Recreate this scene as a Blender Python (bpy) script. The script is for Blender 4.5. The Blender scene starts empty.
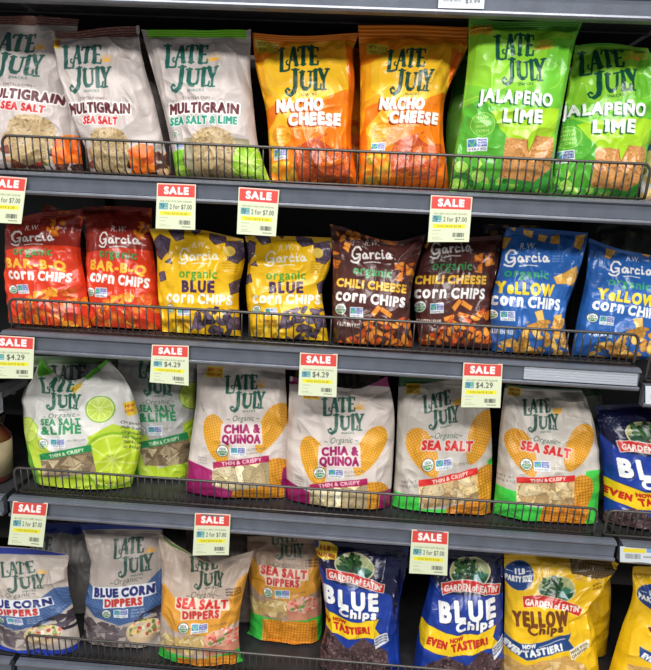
import bpy, math, random
import numpy as np

# ------------------------------------------------------------------ camera
F = 660.0
CX, CD, CZ, PI_, YA, RO = 0.6067, 1.0691, 1.3996, 0.1895, -0.0513, 0.0492
ZB = [1.6946, 1.4000, 1.1339, 0.8308, 0.5000]      # lower edge of each shelf's front rail
RH = 0.035                                          # rail height; the deck is level with its top
W = 1.07                                            # width of the middle bay
fw = np.array([math.sin(YA)*math.cos(PI_), math.cos(YA)*math.cos(PI_), -math.sin(PI_)])
rt = np.cross(fw, [0, 0, 1.]); rt /= np.linalg.norm(rt); up = np.cross(rt, fw)
R2 = rt*math.cos(RO) + up*math.sin(RO); U2 = -rt*math.sin(RO) + up*math.cos(RO)
CAM = np.array([CX, -CD, CZ])

def proj(P):
    d = np.asarray(P, float) - CAM
    z = d @ fw
    return np.stack([325.5 + F*(d @ R2)/z, 335 - F*(d @ U2)/z], -1)

def unproj(px, P0, n):
    px = np.asarray(px, float)
    d = fw + ((px[..., 0]-325.5)/F)[..., None]*R2 - ((px[..., 1]-335)/F)[..., None]*U2
    t = ((np.asarray(P0)-CAM) @ n) / (d @ n)
    return CAM + d*t[..., None]

def on_plane_y(px, Y):
    return unproj(np.asarray(px, float), (0, Y, 0), np.array([0, -1., 0]))

scn = bpy.context.scene
COL = scn.collection
cd = bpy.data.cameras.new('camera'); cam = bpy.data.objects.new('camera', cd); COL.objects.link(cam)
cd.sensor_fit = 'HORIZONTAL'; cd.sensor_width = 36; cd.lens = 36*F/651; cd.clip_start = 0.05
from mathutils import Matrix, Vector
cam.matrix_world = Matrix(((R2[0], U2[0], -fw[0], CX), (R2[1], U2[1], -fw[1], -CD), (R2[2], U2[2], -fw[2], CZ), (0, 0, 0, 1)))
scn.camera = cam

# ------------------------------------------------------------------ materials
def lin(c):
    c = np.asarray(c, float)
    return np.where(c <= .04045, c/12.92, ((c+.055)/1.055)**2.4)

def mat(name, rgb=None, rough=.5, metal=0., attr=None, bump=0., bscale=60., coat=0., spec=.5, noise=0.):
    m = bpy.data.materials.new(name); m.use_nodes = True
    nt = m.node_tree; b = nt.nodes['Principled BSDF']
    b.inputs['Roughness'].default_value = rough; b.inputs['Metallic'].default_value = metal
    b.inputs['Coat Weight'].default_value = coat; b.inputs['Coat Roughness'].default_value = .12
    b.inputs['Specular IOR Level'].default_value = spec
    tc = nt.nodes.new('ShaderNodeTexCoord')
    if attr:
        a = nt.nodes.new('ShaderNodeAttribute'); a.attribute_name = attr
        nt.links.new(a.outputs['Color'], b.inputs['Base Color'])
    else:
        c = list(lin(np.array(rgb)/255.)) + [1]
        if noise:
            nz = nt.nodes.new('ShaderNodeTexNoise'); nz.inputs['Scale'].default_value = 35; nz.inputs['Detail'].default_value = 6
            rp = nt.nodes.new('ShaderNodeValToRGB')
            rp.color_ramp.elements[0].position = .3; rp.color_ramp.elements[1].position = .75
            rp.color_ramp.elements[0].color = [x*(1-noise) for x in c[:3]]+[1]
            rp.color_ramp.elements[1].color = [min(1, x*(1+noise)) for x in c[:3]]+[1]
            nt.links.new(tc.outputs['Object'], nz.inputs['Vector']); nt.links.new(nz.outputs['Fac'], rp.inputs['Fac'])
            nt.links.new(rp.outputs['Color'], b.inputs['Base Color'])
        else:
            b.inputs['Base Color'].default_value = c
    if bump:
        n1 = nt.nodes.new('ShaderNodeTexNoise'); n1.inputs['Scale'].default_value = bscale
        n1.inputs['Detail'].default_value = 3; n1.inputs['Distortion'].default_value = .8
        bp = nt.nodes.new('ShaderNodeBump'); bp.inputs['Strength'].default_value = bump; bp.inputs['Distance'].default_value = .004
        nt.links.new(tc.outputs['Object'], n1.inputs['Vector'])
        nt.links.new(n1.outputs['Fac'], bp.inputs['Height']); nt.links.new(bp.outputs['Normal'], b.inputs['Normal'])
    return m

M = dict(
    matte=mat('matte_printed_film', attr='print', rough=.42, bump=.55, bscale=30, spec=.45),
    gloss=mat('glossy_printed_film', attr='print', rough=.27, bump=.6, bscale=24, spec=.55),
    seal=mat('crimped_printed_film', attr='print', rough=.34, bump=.2, bscale=50),
    window=mat('clear_window_film', attr='print', rough=.16, bump=.4, bscale=45, coat=.5),
    card=mat('printed_card', attr='print', rough=.5),
    wire=mat('grey_wire', (92, 88, 85), rough=.38, metal=.55, noise=.2),
    rail=mat('painted_steel_rail', (112, 118, 130), rough=.33, metal=.35, bump=.06, bscale=90, noise=.12),
    lip=mat('pale_rail_lip', (134, 137, 146), rough=.35, metal=.6, noise=.15),  # paler tone than the rail face, for its upper and lower lips
    deck=mat('dark_shelf_steel', (58, 58, 62), rough=.5, metal=.3, noise=.3, bump=.1, bscale=120),
    black=mat('black_back_panel', (22, 22, 24), rough=.45, noise=.3),
    post=mat('black_upright', (30, 30, 33), rough=.4, metal=.4),
    floor=mat('store_floor', (150, 145, 138), rough=.5, noise=.15),
    strip=mat('silver_ribbed_strip', (196, 202, 212), rough=.3, metal=.3),
    glass=mat('jar_contents', (96, 40, 30), rough=.12, coat=.8, noise=.4),
    lid=mat('green_lid', (70, 135, 60), rough=.35),
    dark=mat('dark_sauce', (52, 34, 28), rough=.15, coat=.7),
    label=mat('kraft_label', (178, 160, 128), rough=.6, noise=.15),
)

# ------------------------------------------------------------------ glyphs
_g = {}
def glyph(ch):
    if ch in _g: return _g[ch]
    cu = bpy.data.curves.new('g', 'FONT'); cu.body = ch; cu.fill_mode = 'NONE'; cu.resolution_u = 3
    ob = bpy.data.objects.new('g', cu); COL.objects.link(ob)
    bpy.context.view_layer.update()
    dg = bpy.context.evaluated_depsgraph_get(); oe = ob.evaluated_get(dg); me = oe.to_mesh()
    v = np.array([x.co[:2] for x in me.vertices]).reshape(-1, 2)
    e = np.array([list(x.vertices) for x in me.edges]).reshape(-1, 2)
    seg = v[e] if len(e) else np.zeros((0, 2, 2))
    oe.to_mesh_clear(); bpy.data.objects.remove(ob); bpy.data.curves.remove(cu)
    w = (seg[..., 0].max() + .07) if len(seg) else .3
    _g[ch] = (seg, w); return _g[ch]
CAP = float(glyph('H')[0][..., 1].max())

def seg_dist(P, seg):
    a = seg[:, 0]; d = seg[:, 1]-a
    L2 = (d**2).sum(1)+1e-12
    q = P[:, None, :]-a[None]
    t = np.clip((q*d).sum(2)/L2, 0, 1)
    return np.sqrt((((q-t[..., None]*d))**2).sum(2).min(1))

def inside(P, seg):
    a = seg[:, 0]; b = seg[:, 1]
    y = P[:, 1][:, None]; x = P[:, 0][:, None]
    c = (a[:, 1] > y) != (b[:, 1] > y)
    xi = a[:, 0] + (y-a[:, 1])*(b[:, 0]-a[:, 0])/np.where(np.abs(b[:, 1]-a[:, 1]) < 1e-9, 1e-9, b[:, 1]-a[:, 1])
    return ((c & (x < xi)).sum(1) % 2) == 1

def affine(src, dst):
    A = np.array([[x, y, 1] for x, y in src], float)
    return np.linalg.solve(A, np.array(dst, float)).T    # 2x3

def vnoise(x, y, seed=0):
    """smooth value noise in numpy"""
    x = np.asarray(x, float); y = np.asarray(y, float)
    xi = np.floor(x).astype(np.int64); yi = np.floor(y).astype(np.int64)
    fx = x-xi; fy = y-yi; fx = fx*fx*(3-2*fx); fy = fy*fy*(3-2*fy)
    def h(i, j):
        n = (i*374761393 + j*668265263 + seed*974711) & 0x7fffffff
        n = ((n ^ (n >> 13))*1274126177) & 0x7fffffff
        return ((n ^ (n >> 16)) & 0xffff)/65535.
    return (h(xi, yi)*(1-fx)+h(xi+1, yi)*fx)*(1-fy)+(h(xi, yi+1)*(1-fx)+h(xi+1, yi+1)*fx)*fy

class Art:
    """print of a pack, drawn with distance fields, in a flat frame of the pack's face"""
    def __init__(s, x0, y0, x1, y1, base, k=4, A=None):
        s.o = np.array([x0, y0], float); s.k = k
        s.w = int((x1-x0)*k); s.h = int((y1-y0)*k)
        s.img = np.zeros((s.h, s.w, 3), np.float32); s.img[:] = np.array(base)/255.
        s.A = np.array([[1, 0, 0], [0, 1, 0.]]) if A is None else A
        s.sc = math.sqrt(abs(np.linalg.det(s.A[:, :2])))*k
        s.rnd = random.Random(5)
    def T(s, p):
        p = np.asarray(p, float)
        return ((p @ s.A[:, :2].T + s.A[:, 2]) - s.o)*s.k - .5
    def region(s, pts, m):
        x0 = max(0, int(pts[..., 0].min()-m)); x1 = min(s.w, int(pts[..., 0].max()+m)+2)
        y0 = max(0, int(pts[..., 1].min()-m)); y1 = min(s.h, int(pts[..., 1].max()+m)+2)
        if x1 <= x0 or y1 <= y0: return None
        return x0, y0, x1, y1
    def grid(s, r):
        X, Y = np.meshgrid(np.arange(r[0], r[2]), np.arange(r[1], r[3]))
        return np.stack([X.ravel(), Y.ravel()], 1).astype(float)
    def blend(s, r, cov, col, alpha=1.):
        sub = s.img[r[1]:r[3], r[0]:r[2]]
        c = (cov*alpha)[..., None]
        col = np.asarray(col, float)/255.
        sub[:] = sub*(1-c)+col*c
    def sd_poly(s, pts, m=3):
        p = s.T(pts); seg = np.stack([p, np.roll(p, -1, 0)], 1)
        r = s.region(p, m)
        if r is None: return None, None
        P = s.grid(r); d = seg_dist(P, seg); d = np.where(inside(P, seg), -d, d)
        return r, d.reshape(r[3]-r[1], r[2]-r[0])
    def poly(s, pts, col, alpha=1., out=None, ow=0., clip=None):
        r, d = s.sd_poly(pts, 3+ow*s.sc)
        if r is None: return
        c = 1. if clip is None else clip[r[1]:r[3], r[0]:r[2]]
        if out is not None: s.blend(r, np.clip(.5-d+ow*s.sc, 0, 1)*c, out, alpha)
        s.blend(r, np.clip(.5-d, 0, 1)*c, col, alpha)
    def mask(s, pts):
        m = np.zeros((s.h, s.w), np.float32); r, d = s.sd_poly(pts)
        if r is not None: m[r[1]:r[3], r[0]:r[2]] = np.clip(.5-d, 0, 1)
        return m
    def ell(s, c, rx, ry=None, col=(0, 0, 0), ang=0., n=24, **kw):
        ry = rx if ry is None else ry
        t = np.linspace(0, 2*math.pi, n, endpoint=False); a = math.radians(ang)
        x = rx*np.cos(t); y = ry*np.sin(t)
        s.poly(np.stack([c[0]+x*math.cos(a)-y*math.sin(a), c[1]+x*math.sin(a)+y*math.cos(a)], 1), col, **kw)
    def strokes(s, lines, w, col, alpha=1.):
        """lines: list of polylines; w in ref units or a list of widths"""
        ws = w if isinstance(w, (list, tuple)) else [w]*len(lines)
        T = [s.T(l) for l in lines]
        r = s.region(np.concatenate(T), max(ws)*s.sc+3)
        if r is None: return
        P = s.grid(r); d = np.full(len(P), 1e9)
        for l, ww in zip(T, ws):
            d = np.minimum(d, seg_dist(P, np.stack([l[:-1], l[1:]], 1))-ww*s.sc/2)
        s.blend(r, np.clip(.5-d, 0, 1).reshape(r[3]-r[1], r[2]-r[0]), col, alpha)
    def text(s, t, p0, p1, h, col, bold=0., out=None, ow=0., sh=None, sho=(0, 0), arc=0., ital=0., alpha=1., wave=0.):
        p0 = np.array(p0, float); p1 = np.array(p1, float)
        L = np.linalg.norm(p1-p0); dx = (p1-p0)/L; uy = np.array([dx[1], -dx[0]])
        x = 0; G = []
        for ch in t:
            if ch == ' ': x += .28; continue
            seg, w = glyph(ch)
            G.append((seg, x)); x += w+bold*.1
        tot = x-.07; sx = L/tot; sy = h/CAP
        Q = []
        for i, (seg, gx) in enumerate(G):
            if not len(seg): continue
            X = (seg[..., 0]+gx)*sx; Yv = seg[..., 1]*sy + (wave*h*(1 if i % 2 else -1))
            X = X + ital*Yv
            Yv = Yv + arc*4*(X/L)*(1-X/L)
            Q.append(s.T(p0 + X[..., None]*dx + Yv[..., None]*uy))
        if not Q: return
        allp = np.concatenate([q.reshape(-1, 2) for q in Q])
        mg = (max(ow, 0)+bold+max(abs(sho[0]), abs(sho[1])))*s.sc+3
        r = s.region(allp, mg)
        if r is None: return
        D = np.full((r[3]-r[1], r[2]-r[0]), 1e3)
        mg2 = (ow+bold)*s.sc+3
        for q in Q:
            g = s.region(q, mg2)
            if g is None: continue
            g = (max(g[0], r[0]), max(g[1], r[1]), min(g[2], r[2]), min(g[3], r[3]))
            if g[2] <= g[0] or g[3] <= g[1]: continue
            P = s.grid(g); d = seg_dist(P, q); d = np.where(inside(P, q), -d, d).reshape(g[3]-g[1], g[2]-g[0])
            v = D[g[1]-r[1]:g[3]-r[1], g[0]-r[0]:g[2]-r[0]]
            np.minimum(v, d, out=v)
        b = bold*s.sc
        if sh is not None:
            for f in (.5, 1.):
                Ds = np.roll(D, (int(round(sho[1]*s.sc*f)), int(round(sho[0]*s.sc*f))), (0, 1))
                s.blend(r, np.clip(.5-Ds+b+ow*s.sc, 0, 1), sh, alpha)
        if out is not None: s.blend(r, np.clip(.5-D+b+ow*s.sc, 0, 1), out, alpha)
        s.blend(r, np.clip(.5-D+b, 0, 1), col, alpha)
    def pile(s, poly, n, size, cols, elong=1.6, seed=1, edge=None, shape='curl'):
        rnd = random.Random(seed); cl = s.mask(poly)
        p = np.array(poly, float); x0, y0 = p.min(0); x1, y1 = p.max(0)
        for i in range(n):
            x = rnd.uniform(x0, x1); y = rnd.uniform(y0, y1); a = rnd.uniform(0, math.pi*2)
            r1 = size*rnd.uniform(.7, 1.3); r2 = r1/elong*rnd.uniform(.8, 1.2)
            if shape == 'tri':
                t = [a+j*2.094+rnd.uniform(-.25, .25) for j in range(3)]
                pts = [(x+r1*math.cos(q), y+r1*.8*math.sin(q)) for q in t]
            else:
                pts = []
                for j in range(8):
                    q = j*math.pi/4; rr = rnd.uniform(.8, 1.12)
                    u = r1*rr*math.cos(q); v = r2*rr*math.sin(q) + .25*u*u/max(r1, .1)
                    pts.append((x+u*math.cos(a)-v*math.sin(a), y+u*math.sin(a)+v*math.cos(a)))
            c = np.array(rnd.choice(cols), float)*rnd.uniform(.88, 1.1)
            s.poly(pts, np.clip(c, 0, 255), clip=cl, out=None if edge is None else edge, ow=.35)
            if shape != 'tri':
                s.poly([(x+(q[0]-x)*.45, y+(q[1]-y)*.45) for q in pts], np.clip(c*1.13+6, 0, 255), clip=cl, alpha=.6)
    def specks(s, poly, n, r, col, seed=1, alpha=.7):
        rnd = random.Random(seed); cl = s.mask(poly)
        p = np.array(poly, float); x0, y0 = p.min(0); x1, y1 = p.max(0)
        for i in range(n):
            s.ell((rnd.uniform(x0, x1), rnd.uniform(y0, y1)), r*rnd.uniform(.5, 1.3), r*rnd.uniform(.5, 1.3), col, n=6, clip=cl, alpha=alpha)
    def cob(s, c, a, b, ang, col, dark, k=2.5):
        t = np.linspace(0, 2*math.pi, 28, endpoint=False); an = math.radians(ang)
        a, b = a*1.06, b*1.22; x = a*np.cos(t); y = b*np.sin(t)*(1-.25*np.cos(t))
        pts = np.stack([c[0]+x*math.cos(an)-y*math.sin(an), c[1]+x*math.sin(an)+y*math.cos(an)], 1)
        s.kern(pts, c, ang, col, dark, k)
    def kern(s, pts, c, ang, col, dark, k=1.7):
        r, d = s.sd_poly(pts)
        if r is None: return
        P = s.grid(r)
        Ai = np.linalg.inv(s.A[:, :2]); Q = ((P+.5)/s.k + s.o - s.A[:, 2]) @ Ai.T - np.array(c)
        an = math.radians(ang); u = (Q[:, 0]*math.cos(an)+Q[:, 1]*math.sin(an))/k; v = (-Q[:, 0]*math.sin(an)+Q[:, 1]*math.cos(an))/k
        f = np.clip(1.0*np.minimum(np.abs(np.sin(math.pi*u)), np.abs(np.sin(math.pi*(v+.12*np.sin(u))))), 0, 1).reshape(d.shape)
        s.blend(r, np.clip(.5-d, 0, 1), np.array(dark)*.94)
        s.blend(r, np.clip(.5-d, 0, 1)*f, col)
    def sample(s, px):
        q = (px-s.o)*s.k-.5
        x = np.clip(q[..., 0], 0, s.w-1.001); y = np.clip(q[..., 1], 0, s.h-1.001)
        xi = x.astype(int); yi = y.astype(int); fx = (x-xi)[..., None]; fy = (y-yi)[..., None]
        I = s.img
        return (I[yi, xi]*(1-fx)+I[yi, xi+1]*fx)*(1-fy)+(I[yi+1, xi]*(1-fx)+I[yi+1, xi+1]*fx)*fy

# ------------------------------------------------------------------ lettering and emblems
def logo(A, x, y, w, h, col=(38, 92, 78), sk=-.06, snacks=True):
    row = [0]
    def P(pts): return [(x+px*w, y+((py*.92 if row[0] == 0 else .52+(py-.48)*.97)+sk*(px-.5))*h) for px, py in pts]
    t = .084*w; n = .036*w; L = []; Wd = []
    def a(pts, ww): L.append(P(pts)); Wd.append(ww)
    a([(.07, .05), (.07, .52)], t); a([(.0, .05), (.13, .05)], n); a([(.05, .55), (.16, .56), (.23, .55), (.24, .47)], n*1.25)
    a([(.30, .06), (.24, .44)], n*1.15); a([(.32, .06), (.38, .45)], t); a([(.26, .33), (.36, .33)], n); a([(.24, .45), (.18, .42), (.17, .36), (.20, .34)], n*.9); a([(.35, .46), (.42, .46)], n)
    a([(.52, .06), (.52, .46)], t); a([(.41, .14), (.42, .06), (.62, .06), (.63, .14)], n*1.1); a([(.48, .46), (.57, .46)], n)
    a([(.69, .06), (.69, .46)], t); a([(.66, .06), (.81, .06), (.81, .13)], n*1.1); a([(.69, .26), (.78, .26)], n*1.1); a([(.66, .47), (.81, .47), (.82, .38)], n*1.1)
    row[0] = 1
    a([(.36, .48), (.36, .84), (.33, .95), (.26, 1.0)], t*1.08); a([(.29, .48), (.43, .48)], n); a([(.27, 1.0), (.19, .98), (.16, .90), (.21, .86), (.24, .90)], n*1.2)
    a([(.50, .54), (.50, .82), (.54, .90), (.59, .90)], t); a([(.58, .90), (.65, .87), (.67, .78), (.67, .54)], n*1.3); a([(.45, .54), (.55, .54)], n); a([(.62, .54), (.71, .54)], n)
    a([(.77, .51), (.77, .92)], t); a([(.73, .51), (.82, .51)], n); a([(.75, .93), (.87, .93), (.885, .83)], n*1.1)
    a([(.86, .50), (.93, .72)], t); a([(1.02, .50), (.94, .72), (.94, .94)], n*1.45); a([(.82, .50), (.90, .50)], n); a([(.97, .50), (1.05, .50)], n); a([(.89, .95), (.99, .95)], n)
    A.strokes(L, Wd, col)
    if snacks: A.text('SNACKS', (x+.48*w, y+1.07*h), (x+.80*w, y+1.05*h), .055*h, col, bold=.05)

def sun(A, c, r, col=(240, 175, 50)):
    x, y = c
    A.poly([(x+r*.6*math.cos(t), y-r*.6*math.sin(t)) for t in np.linspace(0, math.pi, 10)], col)
    A.strokes([[(x+r*.75*math.cos(t), y-r*.75*math.sin(t)), (x+r*1.15*math.cos(t), y-r*1.15*math.sin(t))] for t in np.linspace(.1, 3.04, 9)], r*.11, col)

def garcia(A, x, y, w, h, col=(245, 240, 235)):
    """y = top of the capital"""
    def P(l): return [(x+a/5.9*w, y+b/1.65*h) for a, b in l]
    low = lambda o: [(1.75+o, .75), (1.5+o, .62), (1.28+o, .85), (1.34+o, 1.15), (1.58+o, 1.17), (1.76+o, .78), (1.84+o, 1.17), (2.0+o, 1.1)]
    L = [[(1.15, .30), (.95, .02), (.5, .0), (.1, .45), (.05, .9), (.35, 1.22), (.8, 1.1), (1.0, .72), (.6, .75)], [(1.0, .72), (1.02, 1.25), (.7, 1.6), (.2, 1.55), (-.1, 1.4)],
         low(.1), [(2.3, .62), (2.38, 1.17)], [(2.36, .92), (2.5, .66), (2.75, .68)],
         [(3.5, .76), (3.2, .62), (2.98, .9), (3.1, 1.17), (3.55, 1.12)], [(3.85, .64), (3.9, 1.15), (4.1, 1.1)], [(3.84, .36), (3.86, .38)], low(3.1)]
    L = [[(a*1.13, b) for a, b in l] for l in L]
    A.strokes([P(l) for l in L], h*.11, col)
    A.strokes([P([(1.7, 1.62), (2.8, 1.52), (4.1, 1.6)])], h*.05, col)
    A.text('R.W.', (x+w*.3, y-h*.06), (x+w*.66, y-h*.08), h*.36, col, ital=.25)

def usda(A, c, r):
    A.ell(c, r, r, (245, 245, 240), out=(60, 70, 60), ow=r*.12)
    t = np.linspace(0, math.pi, 12)
    A.poly([(c[0]+r*.85*math.cos(q), c[1]+r*.85*math.sin(q)) for q in t], (70, 130, 80))
    A.text('USDA', (c[0]-r*.62, c[1]-r*.12), (c[0]+r*.62, c[1]-r*.12), r*.5, (40, 70, 50), bold=.08)
    A.text('ORGANIC', (c[0]-r*.68, c[1]+r*.5), (c[0]+r*.68, c[1]+r*.5), r*.32, (245, 245, 240), bold=.05)

def nongmo(A, x, y, w, h, sk=0.):
    A.poly([(x, y), (x+w, y+sk), (x+w, y+h+sk), (x, y+h)], (238, 242, 244))
    A.poly([(x+w*.04, y+h*.08), (x+w*.46, y+h*.08), (x+w*.46, y+h*.66), (x+w*.04, y+h*.66)], (70, 140, 190))
    A.poly([(x+w*.5, y+h*.08+sk*.5), (x+w*.96, y+h*.08+sk), (x+w*.96, y+h*.66+sk), (x+w*.5, y+h*.66+sk*.5)], (58, 70, 150))
    A.strokes([[(x+w*.1, y+h*.3), (x+w*.25, y+h*.58), (x+w*.42, y+h*.14)]], h*.1, (120, 190, 90))
    A.text('NON', (x+w*.53, y+h*.34+sk), (x+w*.93, y+h*.34+sk), h*.2, (255, 255, 255), bold=.04)
    A.text('GMO', (x+w*.53, y+h*.6+sk), (x+w*.93, y+h*.6+sk), h*.2, (255, 255, 255), bold=.04)
    A.text('VERIFIED', (x+w*.06, y+h*.93+sk*.3), (x+w*.94, y+h*.93+sk), h*.18, (60, 70, 80))

def newlook(A, q, bg, fg):
    A.poly(q, bg)
    q = np.array(q, float); l = lambda a, b: q[0]+(q[1]-q[0])*a+(q[3]-q[0])*b
    A.text('NEW LOOK', l(.08, .46), l(.94, .46), np.linalg.norm(q[3]-q[0])*.3, fg, bold=.1)
    A.text('MORE CHIPS', l(.08, .88), l(.94, .88), np.linalg.norm(q[3]-q[0])*.28, fg, bold=.08)

def limeslice(A, c, r, rim=(120, 175, 30), flesh=(190, 215, 70), pith=(225, 235, 150)):
    A.ell(c, r, r, rim); A.ell(c, r*.9, r*.9, pith); A.ell(c, r*.84, r*.84, flesh)
    A.strokes([[c, (c[0]+r*.84*math.cos(t), c[1]+r*.84*math.sin(t))] for t in np.arange(9)*2*math.pi/9+.3], r*.06, pith)

def rect(x0, y0, x1, y1): return [(x0, y0), (x1, y0), (x1, y1), (x0, y1)]

# ------------------------------------------------------------------ the prints (each in the frame of one reference pack)
def multigrain(A, lime=False):
    if not lime:
        A.poly([(20, 15), (180, 15), (180, 36), (30, 38)], (118, 76, 66))
        A.specks([(20, 15), (180, 15), (180, 35), (30, 37)], 260, .8, (176, 136, 124), seed=3)
    else:
        A.poly([(0, 10), (200, 10), (200, 38.5), (0, 38.5)], (132, 222, 40))
    if not lime: newlook(A, [(47, 34), (59, 38), (61, 51), (50, 47)], (236, 205, 60), (190, 60, 30))
    logo(A, 64, 45, 46, 46, (30, 96, 84) if lime else (42, 88, 80))
    sun(A, (107, 62), 6)
    A.text('~ TORTILLA CHIPS ~', (79, 101), (109, 101), 2.4, (90, 80, 75), bold=.05)
    A.text('MULTIGRAIN', (69, 113.5), (131, 114), 9, (98, 38, 46), bold=.75, out=(245, 240, 236), ow=1.3)
    if lime: A.text('SEA SALT & LIME', (70, 124.5), (130, 124.5), 7, (20, 140, 116), bold=.6, out=(240, 238, 230), ow=.6)
    else: A.text('SEA SALT', (84.5, 124.5), (118, 125), 7, (205, 42, 44), bold=.6, out=(240, 236, 232), ow=.6)
    if lime:
        A.poly([(60, 150), (200, 144), (200, 200), (60, 200)], (132, 205, 50))
        A.poly([(84, 138), (140, 138), (148, 196), (84, 196)], (150, 140, 110))
        for c, r in (((140, 160), 17), ((158, 172), 12), ((82, 172), 8)): limeslice(A, c, r, flesh=(160, 215, 50))
    else:
        A.pile(rect(60, 148, 200, 190), 90, 6, [(120, 60, 40), (90, 44, 36), (190, 150, 110), (70, 40, 36)], seed=8)
        A.poly([(128, 150), (140, 143), (152, 145), (156, 172), (132, 176)], (238, 110, 30))
        A.pile([(128, 150), (140, 143), (152, 145), (156, 172), (132, 176)], 10, 5, [(245, 130, 40), (225, 90, 24)], seed=2)
        A.pile(rect(110, 155, 130, 178), 25, 3.5, [(200, 60, 40), (120, 130, 50), (230, 190, 120)], seed=4)
    ch = [(92, 135), (99, 129), (112, 127.5), (124, 132), (130, 143), (126, 172), (112, 180), (97, 172), (91, 150)]
    A.poly(ch, (186, 160, 116)); A.specks(ch, 190, 1.1, (140, 112, 74), seed=5, alpha=.55); A.specks(ch, 150, .9, (218, 198, 158), seed=6, alpha=.6); A.specks(ch, 50, .6, (84, 60, 44), seed=7)
    usda(A, (75, 133), 3.2); nongmo(A, 76, 142, 8, 7)

def nacho(A):
    A.poly([(200, 0), (400, 0), (400, 70), (330, 96), (290, 100), (262, 130), (200, 160)], (252, 176, 32))
    A.poly([(200, 0), (400, 0), (400, 44), (330, 40), (290, 44), (262, 60), (200, 60)], (248, 138, 24))
    A.poly([(262, 60), (290, 50), (345, 60), (356, 84), (318, 104), (286, 104), (266, 90)], (253, 196, 46))
    A.poly([(345, 44), (400, 60), (400, 200), (290, 200), (300, 140), (350, 96)], (243, 118, 22))
    A.poly([(262, 108), (290, 100), (330, 102), (356, 88), (400, 130), (380, 146), (300, 150), (262, 140)], (246, 128, 20))
    A.poly([(265, 130), (290, 100), (296, 100), (284, 140), (270, 156)], (250, 184, 40))
    newlook(A, [(254, 38), (278, 43), (278, 53), (256, 50)], (206, 192, 60), (150, 90, 20))
    for r in (6, 9, 12):
        A.strokes([[(330+r*math.cos(t), 58-r*math.sin(t)) for t in np.linspace(0, math.pi, 14)]], .35, (240, 140, 30))
    sun(A, (328, 58), 8, (240, 150, 30))
    logo(A, 278, 45, 49, 49, (28, 76, 58))
    A.text('NACHO', (276.5, 111.5), (324, 111.5), 11.5, (250, 248, 240), bold=.9, sh=(150, 52, 14), sho=(-1.5, 1.5), ow=.1, out=(250, 248, 240), wave=.03)
    A.text('CHEESE', (289, 126), (341, 126), 11, (250, 248, 240), bold=.9, sh=(150, 52, 14), sho=(-1.5, 1.5), ow=.1, out=(250, 248, 240), wave=.03)
    A.text('NACHO', (327, 107), (338, 106), 2.2, (190, 90, 20)); A.text('TASTE', (327, 111), (338, 110), 2.2, (190, 90, 20))
    A.text('TORTILLA CHIPS', (291, 131.5), (321, 131), 2, (255, 220, 150), bold=.05)
    A.ell((281, 135), 9.5, 10, (238, 150, 26), out=(246, 196, 60), ow=.5)
    for i, t in enumerate(('MADE', 'WITH', 'ORGANIC', 'CORN')): A.text(t, (276, 130.5+i*4), (286, 130.5+i*4), 2.3, (246, 206, 80), bold=.08)
    nongmo(A, 273, 148, 15, 11)
    A.pile([(262, 160), (300, 162), (296, 195), (262, 195)], 40, 4.5, [(238, 190, 60), (222, 160, 40), (200, 170, 60), (240, 140, 40)], seed=2)
    tri = [(297, 148), (316, 140), (330, 134), (336, 150), (348, 146), (352, 176), (340, 190), (300, 184), (294, 165)]
    A.pile(tri, 60, 10, [(214, 96, 40), (228, 112, 50), (196, 80, 34)], shape='tri', seed=3, edge=(150, 48, 22))
    A.specks(tri, 80, .7, (250, 160, 90), seed=4); A.specks(tri, 40, .7, (150, 50, 26), seed=9)

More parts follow.
